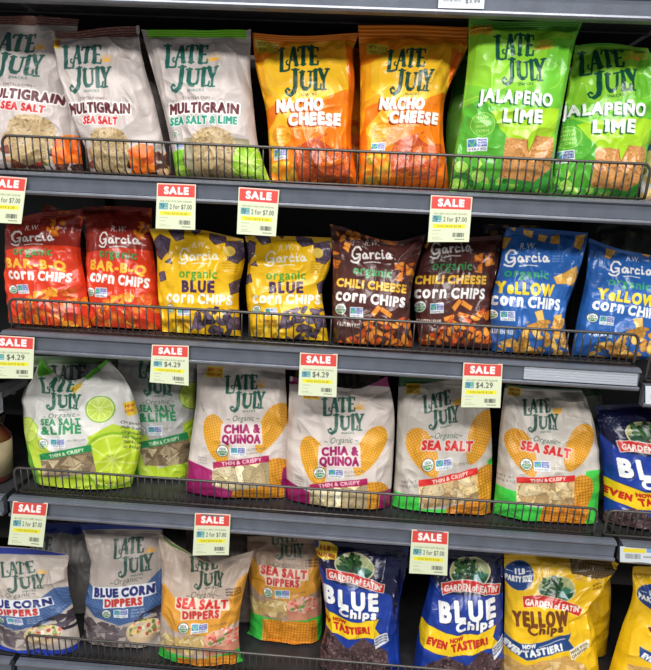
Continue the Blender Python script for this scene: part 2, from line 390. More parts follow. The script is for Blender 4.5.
def jalapeno(A):
    A.poly([(440, 0), (600, 0), (600, 60), (560, 76), (520, 92), (490, 90), (440, 70)], (148, 214, 56))
    A.poly([(440, 0), (600, 0), (596, 40), (540, 30), (500, 32), (440, 30)], (104, 190, 66))
    A.poly([(548, 40), (600, 40), (590, 200), (560, 200), (556, 120), (540, 90)], (112, 196, 52))
    A.poly([(445, 110), (480, 100), (505, 118), (520, 150), (500, 200), (445, 200)], (88, 176, 54))
    A.poly([(490, 112), (560, 108), (556, 130), (532, 158), (515, 146), (500, 130)], (170, 218, 40))
    A.strokes([[(548+13*math.cos(t), 76-13*math.sin(t)) for t in np.linspace(-1.5, 2.4, 18)]], .5, (180, 226, 90))
    A.strokes([[(460, 100), (478, 96), (500, 112), (520, 128)], [(530, 136), (546, 130), (570, 106)]], .6, (190, 230, 90))
    newlook(A, [(470, 24), (492, 24), (491, 37), (470, 34)], (222, 190, 60), (180, 70, 30))
    for r in (7, 10): A.strokes([[(543+r*math.cos(t), 50-r*math.sin(t)) for t in np.linspace(0, math.pi, 14)]], .35, (236, 170, 50))
    sun(A, (543, 50), 8.5, (240, 178, 60))
    logo(A, 493, 35, 49, 49, (22, 84, 66))
    A.text('JALAPEÑO', (480, 101.5), (552, 107), 11.5, (248, 252, 244), bold=.6, sh=(24, 92, 60), sho=(-1.5, 1.5), ow=.1, out=(248, 252, 244), wave=.03)
    A.text('LIME', (502, 121.5), (542, 123.5), 11.5, (248, 252, 244), bold=.85, sh=(24, 92, 60), sho=(-1.5, 1.5), ow=.1, out=(248, 252, 244), wave=.03)
    A.text('TORTILLA CHIPS', (500, 127), (530, 129), 2, (230, 245, 200))
    A.ell((482.5, 124.5), 11, 11.5, (104, 186, 60), out=(190, 232, 110), ow=.5)
    for i, t in enumerate(('MADE', 'WITH', 'ORGANIC', 'CORN')): A.text(t, (476, 119+i*4.4), (488, 119+i*4.4), 2.6, (200, 236, 130), bold=.08)
    nongmo(A, 468, 138, 19, 13)
    A.pile([(445, 152), (480, 158), (496, 200), (445, 200)], 45, 5, [(110, 190, 50), (70, 150, 50), (180, 215, 80), (50, 120, 44)], seed=3)
    for c in ((462, 166), (478, 176), (458, 184)): limeslice(A, c, 7, (60, 140, 40), (150, 205, 70), (200, 230, 130))
    ch = [(505, 138), (526, 140), (528, 152), (536, 136), (554, 137), (551, 170), (538, 186), (500, 178)]
    A.poly(ch, (208, 148, 84)); A.specks(ch, 150, 1.2, (176, 108, 54), seed=2); A.specks(ch, 110, .9, (232, 184, 124), seed=5); A.specks(ch, 50, .7, (130, 76, 40), seed=6)
    A.strokes([[(526, 140), (528, 153), (536, 136)], [(506, 160), (530, 158), (551, 166)]], .7, (150, 92, 46))
    A.poly([(490, 176), (534, 182), (556, 165), (580, 200), (490, 200)], (60, 150, 56)); A.pile([(490, 176), (534, 182), (556, 165), (580, 200), (490, 200)], 26, 5, [(80, 170, 60), (44, 128, 48), (150, 205, 80)], seed=7)

def bbq(A):
    A.poly([(60, 190), (200, 190), (200, 258), (150, 250), (120, 248), (90, 252), (60, 250)], (142, 44, 34))
    A.pile([(60, 195), (170, 195), (170, 218), (110, 214), (84, 222), (60, 220)], 40, 4, [(176, 92, 40), (120, 40, 30), (150, 60, 36)], seed=3)
    A.pile([(134, 222), (170, 220), (170, 254), (136, 250)], 10, 3.5, [(236, 140, 40), (214, 110, 34)], seed=4)
    garcia(A, 101, 233, 39, 15)
    A.text('organic', (99.5, 256.5), (136, 259.5), 8.2, (70, 160, 80), bold=.25, sh=(100, 40, 30), sho=(.4, .4))
    A.text('BAR-B-Q', (89, 268.5), (145, 275), 8.6, (252, 190, 60), bold=.7)
    A.text('corn', (89.0, 280.5), (115.0, 283.8), 11.5, (250, 246, 240), bold=.6); A.text('CHIPS', (118.5, 284.2), (148.0, 288.0), 9.0, (250, 246, 240), bold=.6)
    usda(A, (91, 292), 4.2); nongmo(A, 96, 287.5, 12, 9.5, .6)
    A.text('GLUTEN FREE', (91, 306), (102, 308), 4, (246, 210, 180), bold=.15)
    A.pile([(130, 292), (136, 296), (150, 293), (152, 300), (170, 300), (170, 345), (60, 345), (62, 318), (90, 322), (104, 300)], 130, 5, [(246, 146, 40), (232, 112, 36), (250, 170, 60), (206, 84, 34)], seed=9, edge=(190, 60, 30))
    A.pile([(112, 296), (132, 292), (134, 302), (112, 304)], 8, 4.5, [(250, 160, 50)], seed=2)

def bluechip(A):
    pc = [(88, 72, 92), (110, 94, 112), (70, 56, 76)]; ed = (56, 42, 62)
    for q in ([(152, 240), (160, 232), (172, 238), (170, 252), (160, 262), (154, 256)], [(166, 229), (184, 228), (186, 240), (176, 242)],
              [(208, 232), (226, 236), (230, 244), (216, 246), (210, 240)], [(188, 228), (202, 229), (196, 236)], [(226, 240), (244, 238), (246, 256), (238, 266), (228, 262)],
              [(228, 284), (240, 276), (240, 290), (230, 296)], [(156, 272), (164, 270), (166, 280), (158, 282)], [(164, 262), (170, 258), (172, 264)]):
        c0 = np.mean(q, 0); q = [tuple(c0+(np.array(p)-c0)*.84) for p in q]; A.poly(q, pc[0], out=ed, ow=.5); A.pile(q, 8, 3, pc, seed=int(q[0][0])); A.specks(q, 40, .5, (136, 120, 136), seed=int(q[0][1])); A.specks(q, 24, .5, (50, 38, 54), seed=4)
    garcia(A, 180, 249, 41, 15.5, (250, 246, 226))
    A.ell((231, 252), 5, 5, (232, 200, 90), out=(190, 140, 30), ow=.3)
    for i in range(5): A.text('NON GMO CORN', (224, 262+i*2.6), (238, 262+i*2.6), 1.5, (150, 110, 20))
    A.text('organic', (179.5, 277.5), (218.5, 279), 8.8, (92, 164, 50), bold=.35)
    A.text('BLUE', (182, 291.5), (216, 292.5), 10.5, (74, 44, 82), bold=.9)
    A.text('corn', (165.0, 301.5), (194.5, 303.0), 11.5, (252, 248, 236), bold=.6, sh=(206, 160, 30), sho=(.3, .3)); A.text('CHIPS', (198.5, 303.2), (232.0, 305.0), 9.0, (252, 248, 236), bold=.6, sh=(206, 160, 30), sho=(.3, .3))
    usda(A, (169, 308.5), 4.2); nongmo(A, 178, 307.5, 12, 8)
    A.pile([(196, 312), (216, 306), (246, 312), (250, 345), (186, 345), (192, 326)], 60, 5.5, pc+[(120, 100, 120)], seed=12, edge=ed, elong=2.2)
    A.pile([(160, 318), (192, 320), (188, 345), (160, 345)], 18, 4.5, [(226, 176, 30), (244, 204, 70), (200, 150, 30)], seed=3)
    A.text('GLUTEN FREE', (171, 322), (190, 323), 3, (120, 84, 20), bold=.1)

def chili(A):
    oc = [(226, 130, 46), (240, 152, 60), (204, 104, 36)]; ed = (140, 62, 24)
    A.pile([(325, 220), (352, 226), (374, 232), (400, 238), (398, 246), (372, 240), (352, 240), (348, 254), (330, 254)], 55, 4.6, oc, seed=3, edge=ed, elong=2)
    A.pile([(332, 258), (346, 262), (346, 270), (334, 268)], 5, 4, oc, seed=4, edge=ed)
    A.pile([(395, 262), (404, 262), (402, 282), (394, 280)], 9, 4, oc, seed=5, edge=ed); A.pile([(406, 264), (416, 262), (416, 274), (406, 276)], 6, 4, oc, seed=6, edge=ed)
    garcia(A, 352, 247, 41, 16.5)
    A.text('organic', (352.5, 273.5), (391.5, 278), 8.2, (70, 168, 96), bold=.3)
    A.text('CHILI CHEESE', (336, 285.5), (406.5, 293), 7.6, (250, 196, 66), bold=.6)
    A.text('corn', (335.0, 299.5), (365.8, 303.0), 12.0, (250, 247, 242), bold=.6); A.text('CHIPS', (370.0, 303.5), (405.0, 307.5), 9.4, (250, 247, 242), bold=.6)
    usda(A, (340.5, 309), 5.4); nongmo(A, 350, 307, 13, 10, .5)
    A.text('GLUTEN FREE', (337, 325), (360, 328), 3.8, (230, 214, 200), bold=.2)
    for q in ([(371, 313), (378, 305), (381, 308), (374, 317)], [(382, 307), (392, 314), (390, 318), (380, 311)], [(363, 322), (373, 320), (373, 324), (364, 326)], [(378, 318), (388, 322), (386, 326), (377, 322)]):
        A.poly(q, oc[1], out=ed, ow=.3)
    A.pile([(372, 320), (392, 322), (415, 312), (420, 352), (330, 352), (334, 342), (358, 334)], 120, 5, oc+[(216, 82, 30)], seed=9, edge=ed, elong=2.2)

def yellowcorn(A):
    tc = [(224, 172, 84), (236, 188, 102), (204, 148, 64)]; ed = (150, 104, 44)
    for q in ([(502, 236), (512, 238), (506, 248), (500, 246)], [(524, 229), (534, 231), (532, 238), (524, 234)], [(540, 234), (548, 236), (545, 242), (538, 240)],
              [(552, 236), (560, 234), (558, 244), (550, 243)], [(576, 236), (586, 234), (580, 250), (574, 246)], [(510, 228), (516, 227), (515, 231)],
              [(553, 277), (566, 272), (577, 266), (580, 272), (574, 286), (566, 284), (556, 284)]):
        A.poly(q, tc[0], out=ed, ow=.3); A.pile(q, 4, 3.5, tc, seed=int(q[0][0]))
    garcia(A, 507, 250, 43, 16.5)
    for i in range(3): A.text('BAKED IN', (552, 257+i*2.6), (563, 257+i*2.6), 1.4, (180, 200, 230))
    A.text('organic', (505.5, 276), (547, 279.5), 8.6, (62, 164, 100), bold=.3)
    A.text('YeLLOW', (498, 292), (553.5, 296.5), 11, (250, 212, 40), bold=.85)
    A.text('corn', (493.0, 304.0), (522.5, 306.6), 12.8, (250, 248, 246), bold=.65); A.text('CHIPS', (526.5, 307.0), (560.0, 310.0), 10.0, (250, 248, 246), bold=.65)
    usda(A, (494.5, 314), 4.6); nongmo(A, 501, 311, 13, 9.5, .5)
    A.text('GLUTEN FREE', (492, 333), (513, 334.5), 4, (214, 226, 244), bold=.2)
    for q in ([(533, 312), (541, 310), (543, 322), (536, 321)], [(554, 316), (562, 314), (560, 328), (552, 326)], [(500, 342), (512, 338), (518, 344), (504, 346)]):
        A.poly(q, tc[1], out=ed, ow=.3)
    A.pile([(526, 322), (540, 320), (566, 318), (572, 362), (490, 362), (494, 346), (516, 342)], 90, 5.5, tc+[(214, 150, 66)], seed=10, edge=ed, elong=1.9)

def limesalt(A):
    A.poly([(20, 430), (46, 438), (62, 470), (60, 500), (20, 505)], (184, 208, 66))
    A.poly([(90, 436), (112, 424), (150, 440), (160, 520), (60, 520), (50, 480), (96, 470)], (182, 208, 52))
    limeslice(A, (112, 461), 29, (140, 186, 30), (190, 214, 50), (214, 228, 110))
    limeslice(A, (27, 430), 13, (160, 200, 60), (196, 218, 90), (214, 228, 130))
    limeslice(A, (101, 409), 13.5)
    A.poly([(34, 350), (52, 350), (56, 372), (44, 376), (38, 366)], (96, 176, 50)); A.poly([(80, 376), (106, 350), (112, 354), (108, 362), (90, 380)], (104, 186, 56))
    A.poly([(70, 388), (80, 382), (84, 386), (76, 394)], (232, 196, 70)); A.poly([(120, 404), (130, 402), (132, 416), (124, 418)], (236, 198, 50))
    for i, t in enumerate(('NEW', 'LOOK')): A.text(t, (122, 409+i*5), (130, 408+i*5), 3, (180, 60, 30), bold=.1)
    logo(A, 43, 377, 38, 31, (46, 106, 84), sk=.05)
    A.text('- Organic -', (45, 418), (82, 415.5), 4.6, (60, 90, 70), ital=.25)
    A.text('SEA SALT', (42.5, 424.5), (83, 423.5), 5.8, (42, 140, 84), bold=.5)
    A.text('&LIME', (42.5, 434), (84, 432), 7.6, (42, 140, 84), bold=.6)
    usda(A, (45, 443), 4.4); nongmo(A, 52, 438, 16, 8.5, -.5)
    for i, t in enumerate(('Organic', 'Multi Grains', 'Organically', 'No Gluten', 'Thin & Crispy', 'chips')):
        A.text(t, (118+i*.6, 424+i*5), (136+i*.6, 428+i*5), 2.6, (70, 76, 60), bold=.08)
    A.text('NON GMO CORN', (69, 441), (88, 439.5), 1.8, (110, 110, 100))
    A.poly([(41, 453.5), (93.5, 443.5), (94, 450.5), (41.5, 460)], (40, 142, 82))
    A.text('THIN & CRISPY', (52, 457), (86, 450.5), 3.2, (220, 236, 200), bold=.2)
    w = [(41.5, 460), (94, 450.5), (97, 471), (88, 474), (46, 476)]
    A.poly(w, (140, 120, 92)); A.pile(w, 26, 8, [(176, 158, 124), (154, 132, 100), (196, 178, 142), (124, 104, 78)], shape='tri', seed=3, edge=(104, 88, 66))
    A.specks(w, 50, .7, (100, 84, 60))
    A.text('NET WT 10.1OZ', (72, 490), (112, 486), 3, (70, 90, 30), bold=.1)
    A.poly([(26, 440), (38, 470), (44, 500), (22, 500)], (96, 180, 60), alpha=.8)

def chia(A):
    A.poly([(180, 340), (320, 340), (320, 366), (262, 362.5), (180, 362.5)], (150, 36, 100))
    newlook(A, [(206.5, 366), (223, 367), (222, 378), (206, 377)], (236, 206, 60), (190, 60, 30))
    sun(A, (261, 387), 5.5)
    A.cob((217.5, 440), 25, 9.5, 76, (252, 190, 60), (216, 146, 40)); A.cob((271, 428), 26, 9.5, 118, (252, 192, 64), (214, 144, 40))
    logo(A, 225, 374, 39, 35, (42, 96, 80))
    A.text('~ Organic ~', (227, 421), (260, 420), 5.6, (60, 90, 76), ital=.25)
    A.poly([(222, 423), (262, 422), (263, 444), (221, 445)], (226, 214, 206))
    A.text('CHIA &', (225, 432.5), (260.5, 432), 7.8, (158, 24, 96), bold=.7)
    A.text('QUINOA', (223, 442.5), (261, 442.5), 8, (158, 24, 96), bold=.7)
    usda(A, (223, 450.5), 5.4); nongmo(A, 231, 446.5, 15, 8.5, .3)
    A.text('GLUTEN FREE', (247, 450.5), (266, 449), 2.2, (110, 100, 96)); A.text('VERIFIED', (247, 454), (260, 453), 2, (130, 120, 110))
    for i in range(3): A.text('NUTRITION FACTS', (198, 458+i*2.6), (207, 459+i*2.6), 1.5, (130, 120, 116))
    A.cob((276, 482), 22, 13, 84, (240, 176, 56), (206, 128, 30), k=3)
    A.poly([(170, 458), (192, 462), (213, 470), (213, 484), (234, 490), (230, 520), (170, 520)], (156, 26, 98))
    A.poly([(282, 470), (300, 470), (300, 520), (276, 520)], (150, 28, 98))
    A.kern([(234, 489), (272, 484), (284, 492), (280, 520), (226, 520)], (250, 500), 4, (240, 172, 50), (200, 120, 30), k=3.4)
    A.poly([(213, 462), (269, 455), (269.5, 461.5), (213.5, 468)], (170, 30, 84))
    A.text('THIN & CRISPY', (222, 465.5), (262, 460.5), 3.4, (240, 200, 210), bold=.2)
    w = [(213.5, 468), (269.5, 461.5), (269, 485), (234, 490), (213, 484)]
    A.poly(w, (176, 156, 120)); A.pile(w, 28, 10, [(224, 206, 160), (204, 184, 138), (172, 152, 114), (238, 222, 182)], seed=6, edge=(138, 118, 84)); A.specks(w, 60, .6, (96, 80, 60))
    for i, t in enumerate(('ORGANIC CORN', 'CHIPS')): A.text(t, (200, 402+i*3), (203, 412), 1.6, (140, 130, 120))

def seasalt(A):
    A.poly([(480, 360), (620, 360), (620, 396), (582, 391), (505, 388), (480, 390)], (50, 92, 56))
    newlook(A, [(508, 386), (522, 388), (521, 397), (507, 395)], (214, 176, 60), (130, 80, 20))
    A.poly([(553, 409), (562, 407), (560, 414), (553, 414)], (226, 176, 70))
    A.cob((522, 452), 24, 10, 66, (248, 184, 60), (204, 134, 36)); A.cob((577, 447), 24, 10.5, 116, (248, 186, 62), (204, 134, 38))
    logo(A, 523, 398, 33, 32, (38, 82, 70))
    A.text('~Organic~', (528, 440), (559, 444), 5.4, (60, 88, 74), ital=.25)
    A.text('SEA SALT', (520, 448.5), (568.5, 457), 8, (206, 42, 40), bold=.75, out=(214, 204, 192), ow=.9)
    usda(A, (525.5, 463.5), 5.4); nongmo(A, 532.5, 460, 16, 9.5, .6)
    A.text('GLUTEN FREE', (550, 468), (568, 470), 2.4, (120, 104, 80))
    A.text('NET WT', (500, 478), (514, 479), 2.4, (90, 84, 80)); A.text('283g 10.1 OZ', (500, 482), (515, 483), 2.4, (90, 84, 80))
    A.poly([(480, 484), (494, 486), (516, 491), (516, 503), (542, 507), (540, 540), (480, 540)], (66, 206, 74))
    A.poly([(585, 470), (610, 470), (610, 540), (570, 540), (574, 520)], (70, 204, 74))
    A.cob((582, 492), 17, 9.5, 84, (240, 178, 56), (196, 118, 26), k=3.2)
    A.kern([(542, 506), (574, 502), (590, 508), (584, 530), (536, 530)], (560, 515), 6, (238, 160, 44), (196, 110, 26), k=3)
    A.text('10.1 OZ 283g', (560, 512), (584, 515), 3, (120, 70, 20), bold=.1)
    A.text('ORGANIC', (496, 512), (520, 514), 5, (44, 170, 60), bold=.3)
    A.poly([(516, 476.5), (573.5, 474), (573.5, 480.5), (516, 482.5)], (214, 46, 44))
    A.text('THIN & CRISPY', (529, 481.2), (564, 479), 3.4, (246, 214, 200), bold=.22)
    w = [(516, 482.5), (573.5, 480.5), (573, 504), (516, 503)]
    A.poly(w, (180, 150, 108)); A.pile(w, 34, 10, [(236, 206, 150), (220, 186, 128), (186, 154, 106), (244, 220, 172)], seed=4, edge=(140, 112, 78)); A.specks(w, 60, .6, (110, 90, 60))

def tree_emblem(A, c, rx, ry):
    A.ell(c, rx, ry, (226, 214, 160)); A.ell(c, rx*.94, ry*.92, (176, 184, 132))
    x, y = c; cl = [(x+rx*.92*math.cos(t), y+ry*.9*math.sin(t)) for t in np.linspace(0, 2*math.pi, 26, endpoint=False)]
    A.pile(cl, 1, .1, [(0, 0, 0)])
    m = A.mask(cl)
    A.poly([(x-rx, y+.1*ry), (x-.2*rx, y-.05*ry), (x+rx, y+.25*ry), (x+rx, y+ry), (x-rx, y+ry)], (38, 84, 58), clip=m)
    A.poly([(x+.0*rx, y+.15*ry), (x+.5*rx, y-.1*ry), (x+.95*rx, y+.2*ry), (x+.5*rx, y+.4*ry)], (70, 128, 104), clip=m)
    A.poly([(x+.15*rx, y+.55*ry), (x+.2*rx, y+.2*ry), (x+.35*rx, y+.15*ry), (x+.6*rx, y+.7*ry)], (190, 220, 224), clip=m)
    A.poly([(x-.3*rx, y+.8*ry), (x-.22*rx, y), (x-.1*rx, y), (x+.02*rx, y+.8*ry)], (70, 54, 34), clip=m)
    rnd = random.Random(4)
    for i in range(60):
        a = rnd.uniform(0, 6.28); r = rnd.uniform(0, 1)**.5
        A.ell((x-.22*rx+.52*rx*r*math.cos(a), y-.38*ry+.52*ry*r*math.sin(a)), rx*.12, rx*.1, rnd.choice([(34, 70, 38), (50, 92, 46), (26, 54, 34), (74, 116, 62)]), n=7)

def gardenblue(A, maroon=True):
    A.poly([(400, 520), (540, 520), (520, 590), (510, 640), (440, 590), (405, 600)], (22, 26, 62))
    rnd = random.Random(9)
    for i in range(90): A.ell((rnd.gauss(440, 16), rnd.gauss(566, 9)), .35, .35, (190, 196, 220), n=6, alpha=.8)
    for i in range(60): A.ell((rnd.gauss(497, 8), rnd.gauss(566, 12)), .35, .35, (190, 196, 220), n=6, alpha=.5)
    A.poly([(430, 576), (424, 600), (416, 640), (412, 680), (520, 680), (510, 600), (499, 596), (444, 594)], (30, 62, 156))
    tree_emblem(A, (470.5, 573), 21, 15.5)
    A.poly([(441.5, 582.5), (452, 580.5), (470, 581), (490, 585), (502, 587), (501, 597), (488, 594), (470, 591), (452, 591), (442.5, 593)], (222, 46, 40), out=(240, 236, 226), ow=.7)
    A.text('GARDEN of EATIN\'', (444, 590.5), (499, 594.5), 6., (250, 246, 236), bold=.35, arc=1.8)
    A.text('BLUE', (439, 619.5), (498, 617), 18, (250, 250, 250), bold=1.4, sh=(12, 20, 60), sho=(.9, .9), arc=-.6)
    A.text('Chips', (455, 629.5), (494.5, 626.5), 8.4, (250, 250, 250), bold=.8, sh=(12, 20, 60), sho=(.7, .7), ital=.12)
    A.poly([(420, 622.5), (438, 628), (456, 633), (476, 633), (497, 626), (493, 637), (500, 646), (474, 651), (448, 653), (421, 646)], (250, 208, 34), out=(20, 34, 96), ow=.5)
    A.text('EVEN', (426, 642), (445, 645.5), 6.6, (196, 44, 30), bold=.7, ital=.1)
    A.text('NOW', (449, 639.5), (463, 638.5), 3.8, (196, 44, 30), bold=.4); A.text('TASTIER!', (451, 648.5), (488, 643.5), 6.8, (196, 44, 30), bold=.7)
    cc = [(82, 60, 62), (100, 76, 78), (60, 42, 46), (112, 88, 88)]
    pl = [(420, 668), (432, 658), (446, 652), (456, 658), (466, 662), (480, 650), (492, 654), (506, 662), (512, 700), (414, 700)]
    A.poly(pl, cc[0]); A.pile(pl, 60, 6.5, cc, shape='tri', seed=5, edge=(54, 36, 42)); A.specks(pl, 260, .9, (158, 132, 128)); A.specks(pl, 220, .9, (44, 30, 34), seed=8)
    A.poly([(492, 648), (506, 640), (508, 650), (494, 660)], (232, 234, 238))
    for i in range(3): A.text('MADE WITH CORN', (494, 650.5+i*3), (506, 643.5+i*3), 1.7, (40, 50, 90), bold=.1)

def gardenyellow(A):
    tk = [(575, 558), (622, 554), (622, 570), (600, 576), (580, 578), (568, 572)]
    A.poly([(536, 540), (640, 540), (625, 575), (600, 576), (574, 575), (566, 566), (536, 560)], (196, 150, 30))
    A.kern([(568, 548), (640, 548), (622, 574), (598, 579), (571, 573)], (590, 565), 10, (132, 104, 60), (70, 52, 34), k=2.6)
    A.pile([(570, 573), (600, 578), (604, 582), (572, 580)], 16, 3, [(238, 200, 110), (222, 176, 80)], seed=3)
    A.ell((519.4, 575.5), 14.6, 15, (34, 66, 128), out=(240, 206, 90), ow=.5)
    A.text('1 LB', (514, 573.5), (525, 573.5), 5, (240, 240, 236), bold=.4); A.strokes([[(507.5, 571.5), (512.5, 571.5)], [(526.5, 571.5), (531.5, 571.5)]], .5, (240, 240, 236))
    A.text('PARTY SIZE!', (506.5, 581.5), (532, 581.5), 5.6, (240, 240, 236), bold=.4)
    tree_emblem(A, (556, 588), 19, 13.5)
    A.poly([(522.5, 596), (540, 594), (558, 597), (574, 603), (582, 609), (578, 615), (560, 607), (540, 604), (523.5, 607)], (206, 44, 34), out=(250, 226, 150), ow=.4)
    A.text('GARDEN of EATIN\'', (524.5, 604), (579, 611.5), 5.4, (250, 246, 236), bold=.3, arc=1.6)
    A.text('YELLOW', (515, 627), (568, 623), 14, (116, 64, 26), bold=1.1, arc=1)
    A.text('Chips', (527, 633), (562, 630), 8, (116, 64, 26), bold=.7, ital=.12)
    for i, t in enumerate(('NATURALLY', 'CRUNCHY')): A.text(t, (592, 586+i*3.5), (602, 583+i*3.5), 2.2, (120, 80, 20), bold=.1)
    A.poly([(505, 638), (520, 643), (540, 640), (570, 631), (567, 638), (573.5, 647), (548, 653), (526, 659), (504, 650)], (36, 70, 130), out=(240, 214, 110), ow=.4)
    A.text('EVEN', (505.5, 649), (519, 655), 6, (248, 248, 246), bold=.6, ital=.1)
    A.text('NOW', (522, 647.5), (535, 645.5), 3.8, (248, 248, 246), bold=.4); A.strokes([[(538, 645), (564, 637)]], .6, (240, 240, 240)); A.text('TASTIER!', (523.5, 656), (562, 648.5), 6.3, (248, 248, 246), bold=.6)
    pl = [(495, 664), (512, 660), (526, 664), (540, 658), (566, 654), (584, 664), (605, 700), (495, 700)]
    A.poly(pl, (214, 170, 96)); A.pile(pl, 50, 7, [(226, 186, 116), (204, 156, 84), (238, 204, 140)], shape='tri', seed=5, edge=(176, 130, 66)); A.specks(pl, 150, .7, (178, 130, 70)); A.specks(pl, 120, .6, (246, 222, 170), seed=3)
    A.poly([(568, 648), (590, 640), (590, 648), (570, 658)], (244, 236, 210)); A.text('MADE WITH', (570, 652), (588, 645), 2.6, (110, 84, 40), bold=.15); A.text('ORGANIC', (571, 656), (588, 649), 2.6, (110, 84, 40), bold=.15)

def dippers_blue(A):
    A.poly([(50, 500), (180, 500), (180, 531), (120, 529.5), (50, 531)], (38, 58, 150))
    A.poly([(50, 500), (180, 500), (180, 512), (50, 512)], (36, 50, 130))
    sun(A, (150, 553), 5)
    sw = [(78, 574), (95, 586), (120, 596), (140, 590), (160, 570), (168, 576), (166, 600), (150, 616), (120, 624), (96, 616), (82, 600)]
    A.kern(sw, (120, 600), -28, (92, 122, 168), (56, 82, 132), k=2.4)
    logo(A, 115, 536, 35, 37, (52, 84, 74))
    A.text('~Organic~', (112, 583), (142, 580), 5.6, (74, 86, 84), ital=.25)
    A.poly([(94, 585), (153, 584), (154, 596), (143, 597), (143, 606), (105, 606), (105, 597), (94, 597)], (222, 224, 228))
    A.text('BLUE CORN', (96, 594.5), (153, 594.5), 8, (36, 42, 106), bold=.8)
    A.text('DIPPERS', (106.5, 604.5), (142, 604.5), 7, (188, 56, 50), bold=.7)
    usda(A, (108, 612), 4.2); nongmo(A, 115, 608, 14, 8)
    for i in range(3): A.text('ORGANIC CORN', (132, 610+i*3), (144, 610+i*3), 1.7, (210, 216, 226))
    cc = [(112, 100, 104), (134, 122, 124), (90, 80, 86), (150, 138, 136)]
    A.pile([(78, 614), (96, 618), (120, 625), (132, 625), (130, 648), (78, 645)], 46, 7, cc, shape='tri', seed=3, edge=(72, 64, 70))
    A.pile([(128, 626), (142, 614), (166, 606), (170, 630), (160, 630), (140, 628)], 20, 7, [(70, 60, 72), (90, 80, 92), (50, 44, 56)], shape='tri', seed=4, edge=(40, 34, 44))
    A.ell((142, 632), 15, 12, (214, 186, 150)); A.ell((143, 629), 14, 9, (226, 204, 170))
    A.pile([(130, 624), (143, 619), (157, 624), (156, 634), (143, 638), (131, 634)], 36, 2.4, [(230, 200, 120), (200, 90, 70), (120, 140, 70), (240, 226, 200)], seed=6)
    A.poly([(70, 648), (90, 645), (112, 650), (170, 652), (170, 670), (70, 670)], (42, 66, 172))

def dippers_salt(A):
    A.poly([(140, 520), (270, 520), (262, 556), (232, 560), (206, 567), (180, 552), (158, 538)], (170, 152, 140))
    A.strokes([[(156, 532), (170, 545), (190, 555), (204, 564), (212, 560), (232, 554), (256, 549)]], 2.4, (88, 120, 50))
    sw = [(155, 590), (165, 584), (176, 598), (200, 616), (225, 606), (238, 580), (252, 572), (250, 610), (236, 626), (205, 634), (172, 628), (158, 612)]
    A.kern(sw, (200, 610), 30, (240, 176, 70), (218, 144, 44), k=1.9)
    logo(A, 189, 556, 34, 31, (50, 78, 62))
    A.text('~Organic~', (186, 597), (219, 597), 5.8, (80, 84, 70), ital=.25)
    A.poly([(176, 596), (229, 599), (229, 611), (221, 611), (220, 618), (182, 618), (182, 610), (176, 606)], (234, 214, 190))
    A.text('SEA SALT', (177.5, 605), (227.5, 609), 8.4, (212, 50, 44), bold=.8)
    A.text('DIPPERS', (183.5, 616.5), (219, 617.5), 7.2, (200, 56, 50), bold=.65)
    for i in range(3): A.text('NATURAL FLAVOR', (226, 590+i*3), (240, 590+i*3), 1.8, (70, 50, 36), bold=.1)
    usda(A, (185, 625.5), 5); nongmo(A, 192.5, 621.5, 16, 9)
    A.text('GLUTEN FREE', (210, 626), (226, 625), 2, (110, 90, 70))
    cc = [(222, 196, 134), (206, 176, 112), (236, 214, 158), (190, 158, 98)]
    A.pile([(158, 634), (180, 632), (206, 634), (206, 652), (158, 652)], 40, 6.5, cc, shape='tri', seed=3, edge=(170, 138, 84))
    A.ell((222, 646), 18, 14, (206, 140, 112)); A.ell((222, 638), 17.5, 9, (232, 176, 150))
    A.pile([(206, 634), (222, 628), (239, 634), (238, 644), (222, 648), (207, 644)], 60, 2.4, [(226, 110, 90), (236, 150, 130), (110, 150, 70), (244, 214, 200), (206, 80, 66)], seed=6)
    A.poly([(140, 650), (175, 652), (200, 656), (240, 654), (262, 652), (262, 690), (140, 690)], (60, 190, 70))
    A.kern([(178, 655), (236, 657), (236, 690), (176, 690)], (200, 660), 8, (240, 166, 50), (200, 118, 30), k=3.2)

# ------------------------------------------------------------------ meshes
def tag(o, label=None, cat=None, group=None, kind=None):
    if label: o['label'] = label
    if cat: o['category'] = cat
    if group: o['group'] = group
    if kind: o['kind'] = kind
    return o

def mesh_obj(name, V, Fq, m, parent=None, col=None, smooth=True, loc=(0, 0, 0)):
    me = bpy.data.meshes.new(name)
    V = np.asarray(V, np.float32); Fq = np.asarray(Fq, np.int32)
    me.vertices.add(len(V)); me.vertices.foreach_set('co', V.ravel())
    nf = len(Fq); k = Fq.shape[1]
    me.loops.add(nf*k); me.loops.foreach_set('vertex_index', Fq.ravel())
    me.polygons.add(nf); me.polygons.foreach_set('loop_start', np.arange(nf, dtype=np.int32)*k)
    if smooth: me.polygons.foreach_set('use_smooth', np.ones(nf, bool))
    me.update(calc_edges=True)
    if col is not None:
        a = me.color_attributes.new('print', 'FLOAT_COLOR', 'POINT')
        c = np.ones((len(V), 4), np.float32); c[:, :3] = col
        a.data.foreach_set('color', c.ravel())
    me.materials.append(m)
    ob = bpy.data.objects.new(name, me); COL.objects.link(ob)
    ob.location = loc
    if parent is not None: ob.parent = parent
    return ob

def empty(name, loc, rot=(0, 0, 0)):
    o = bpy.data.objects.new(name, None); COL.objects.link(o); o.location = loc; o.rotation_euler = rot; o.empty_display_size = .03
    return o

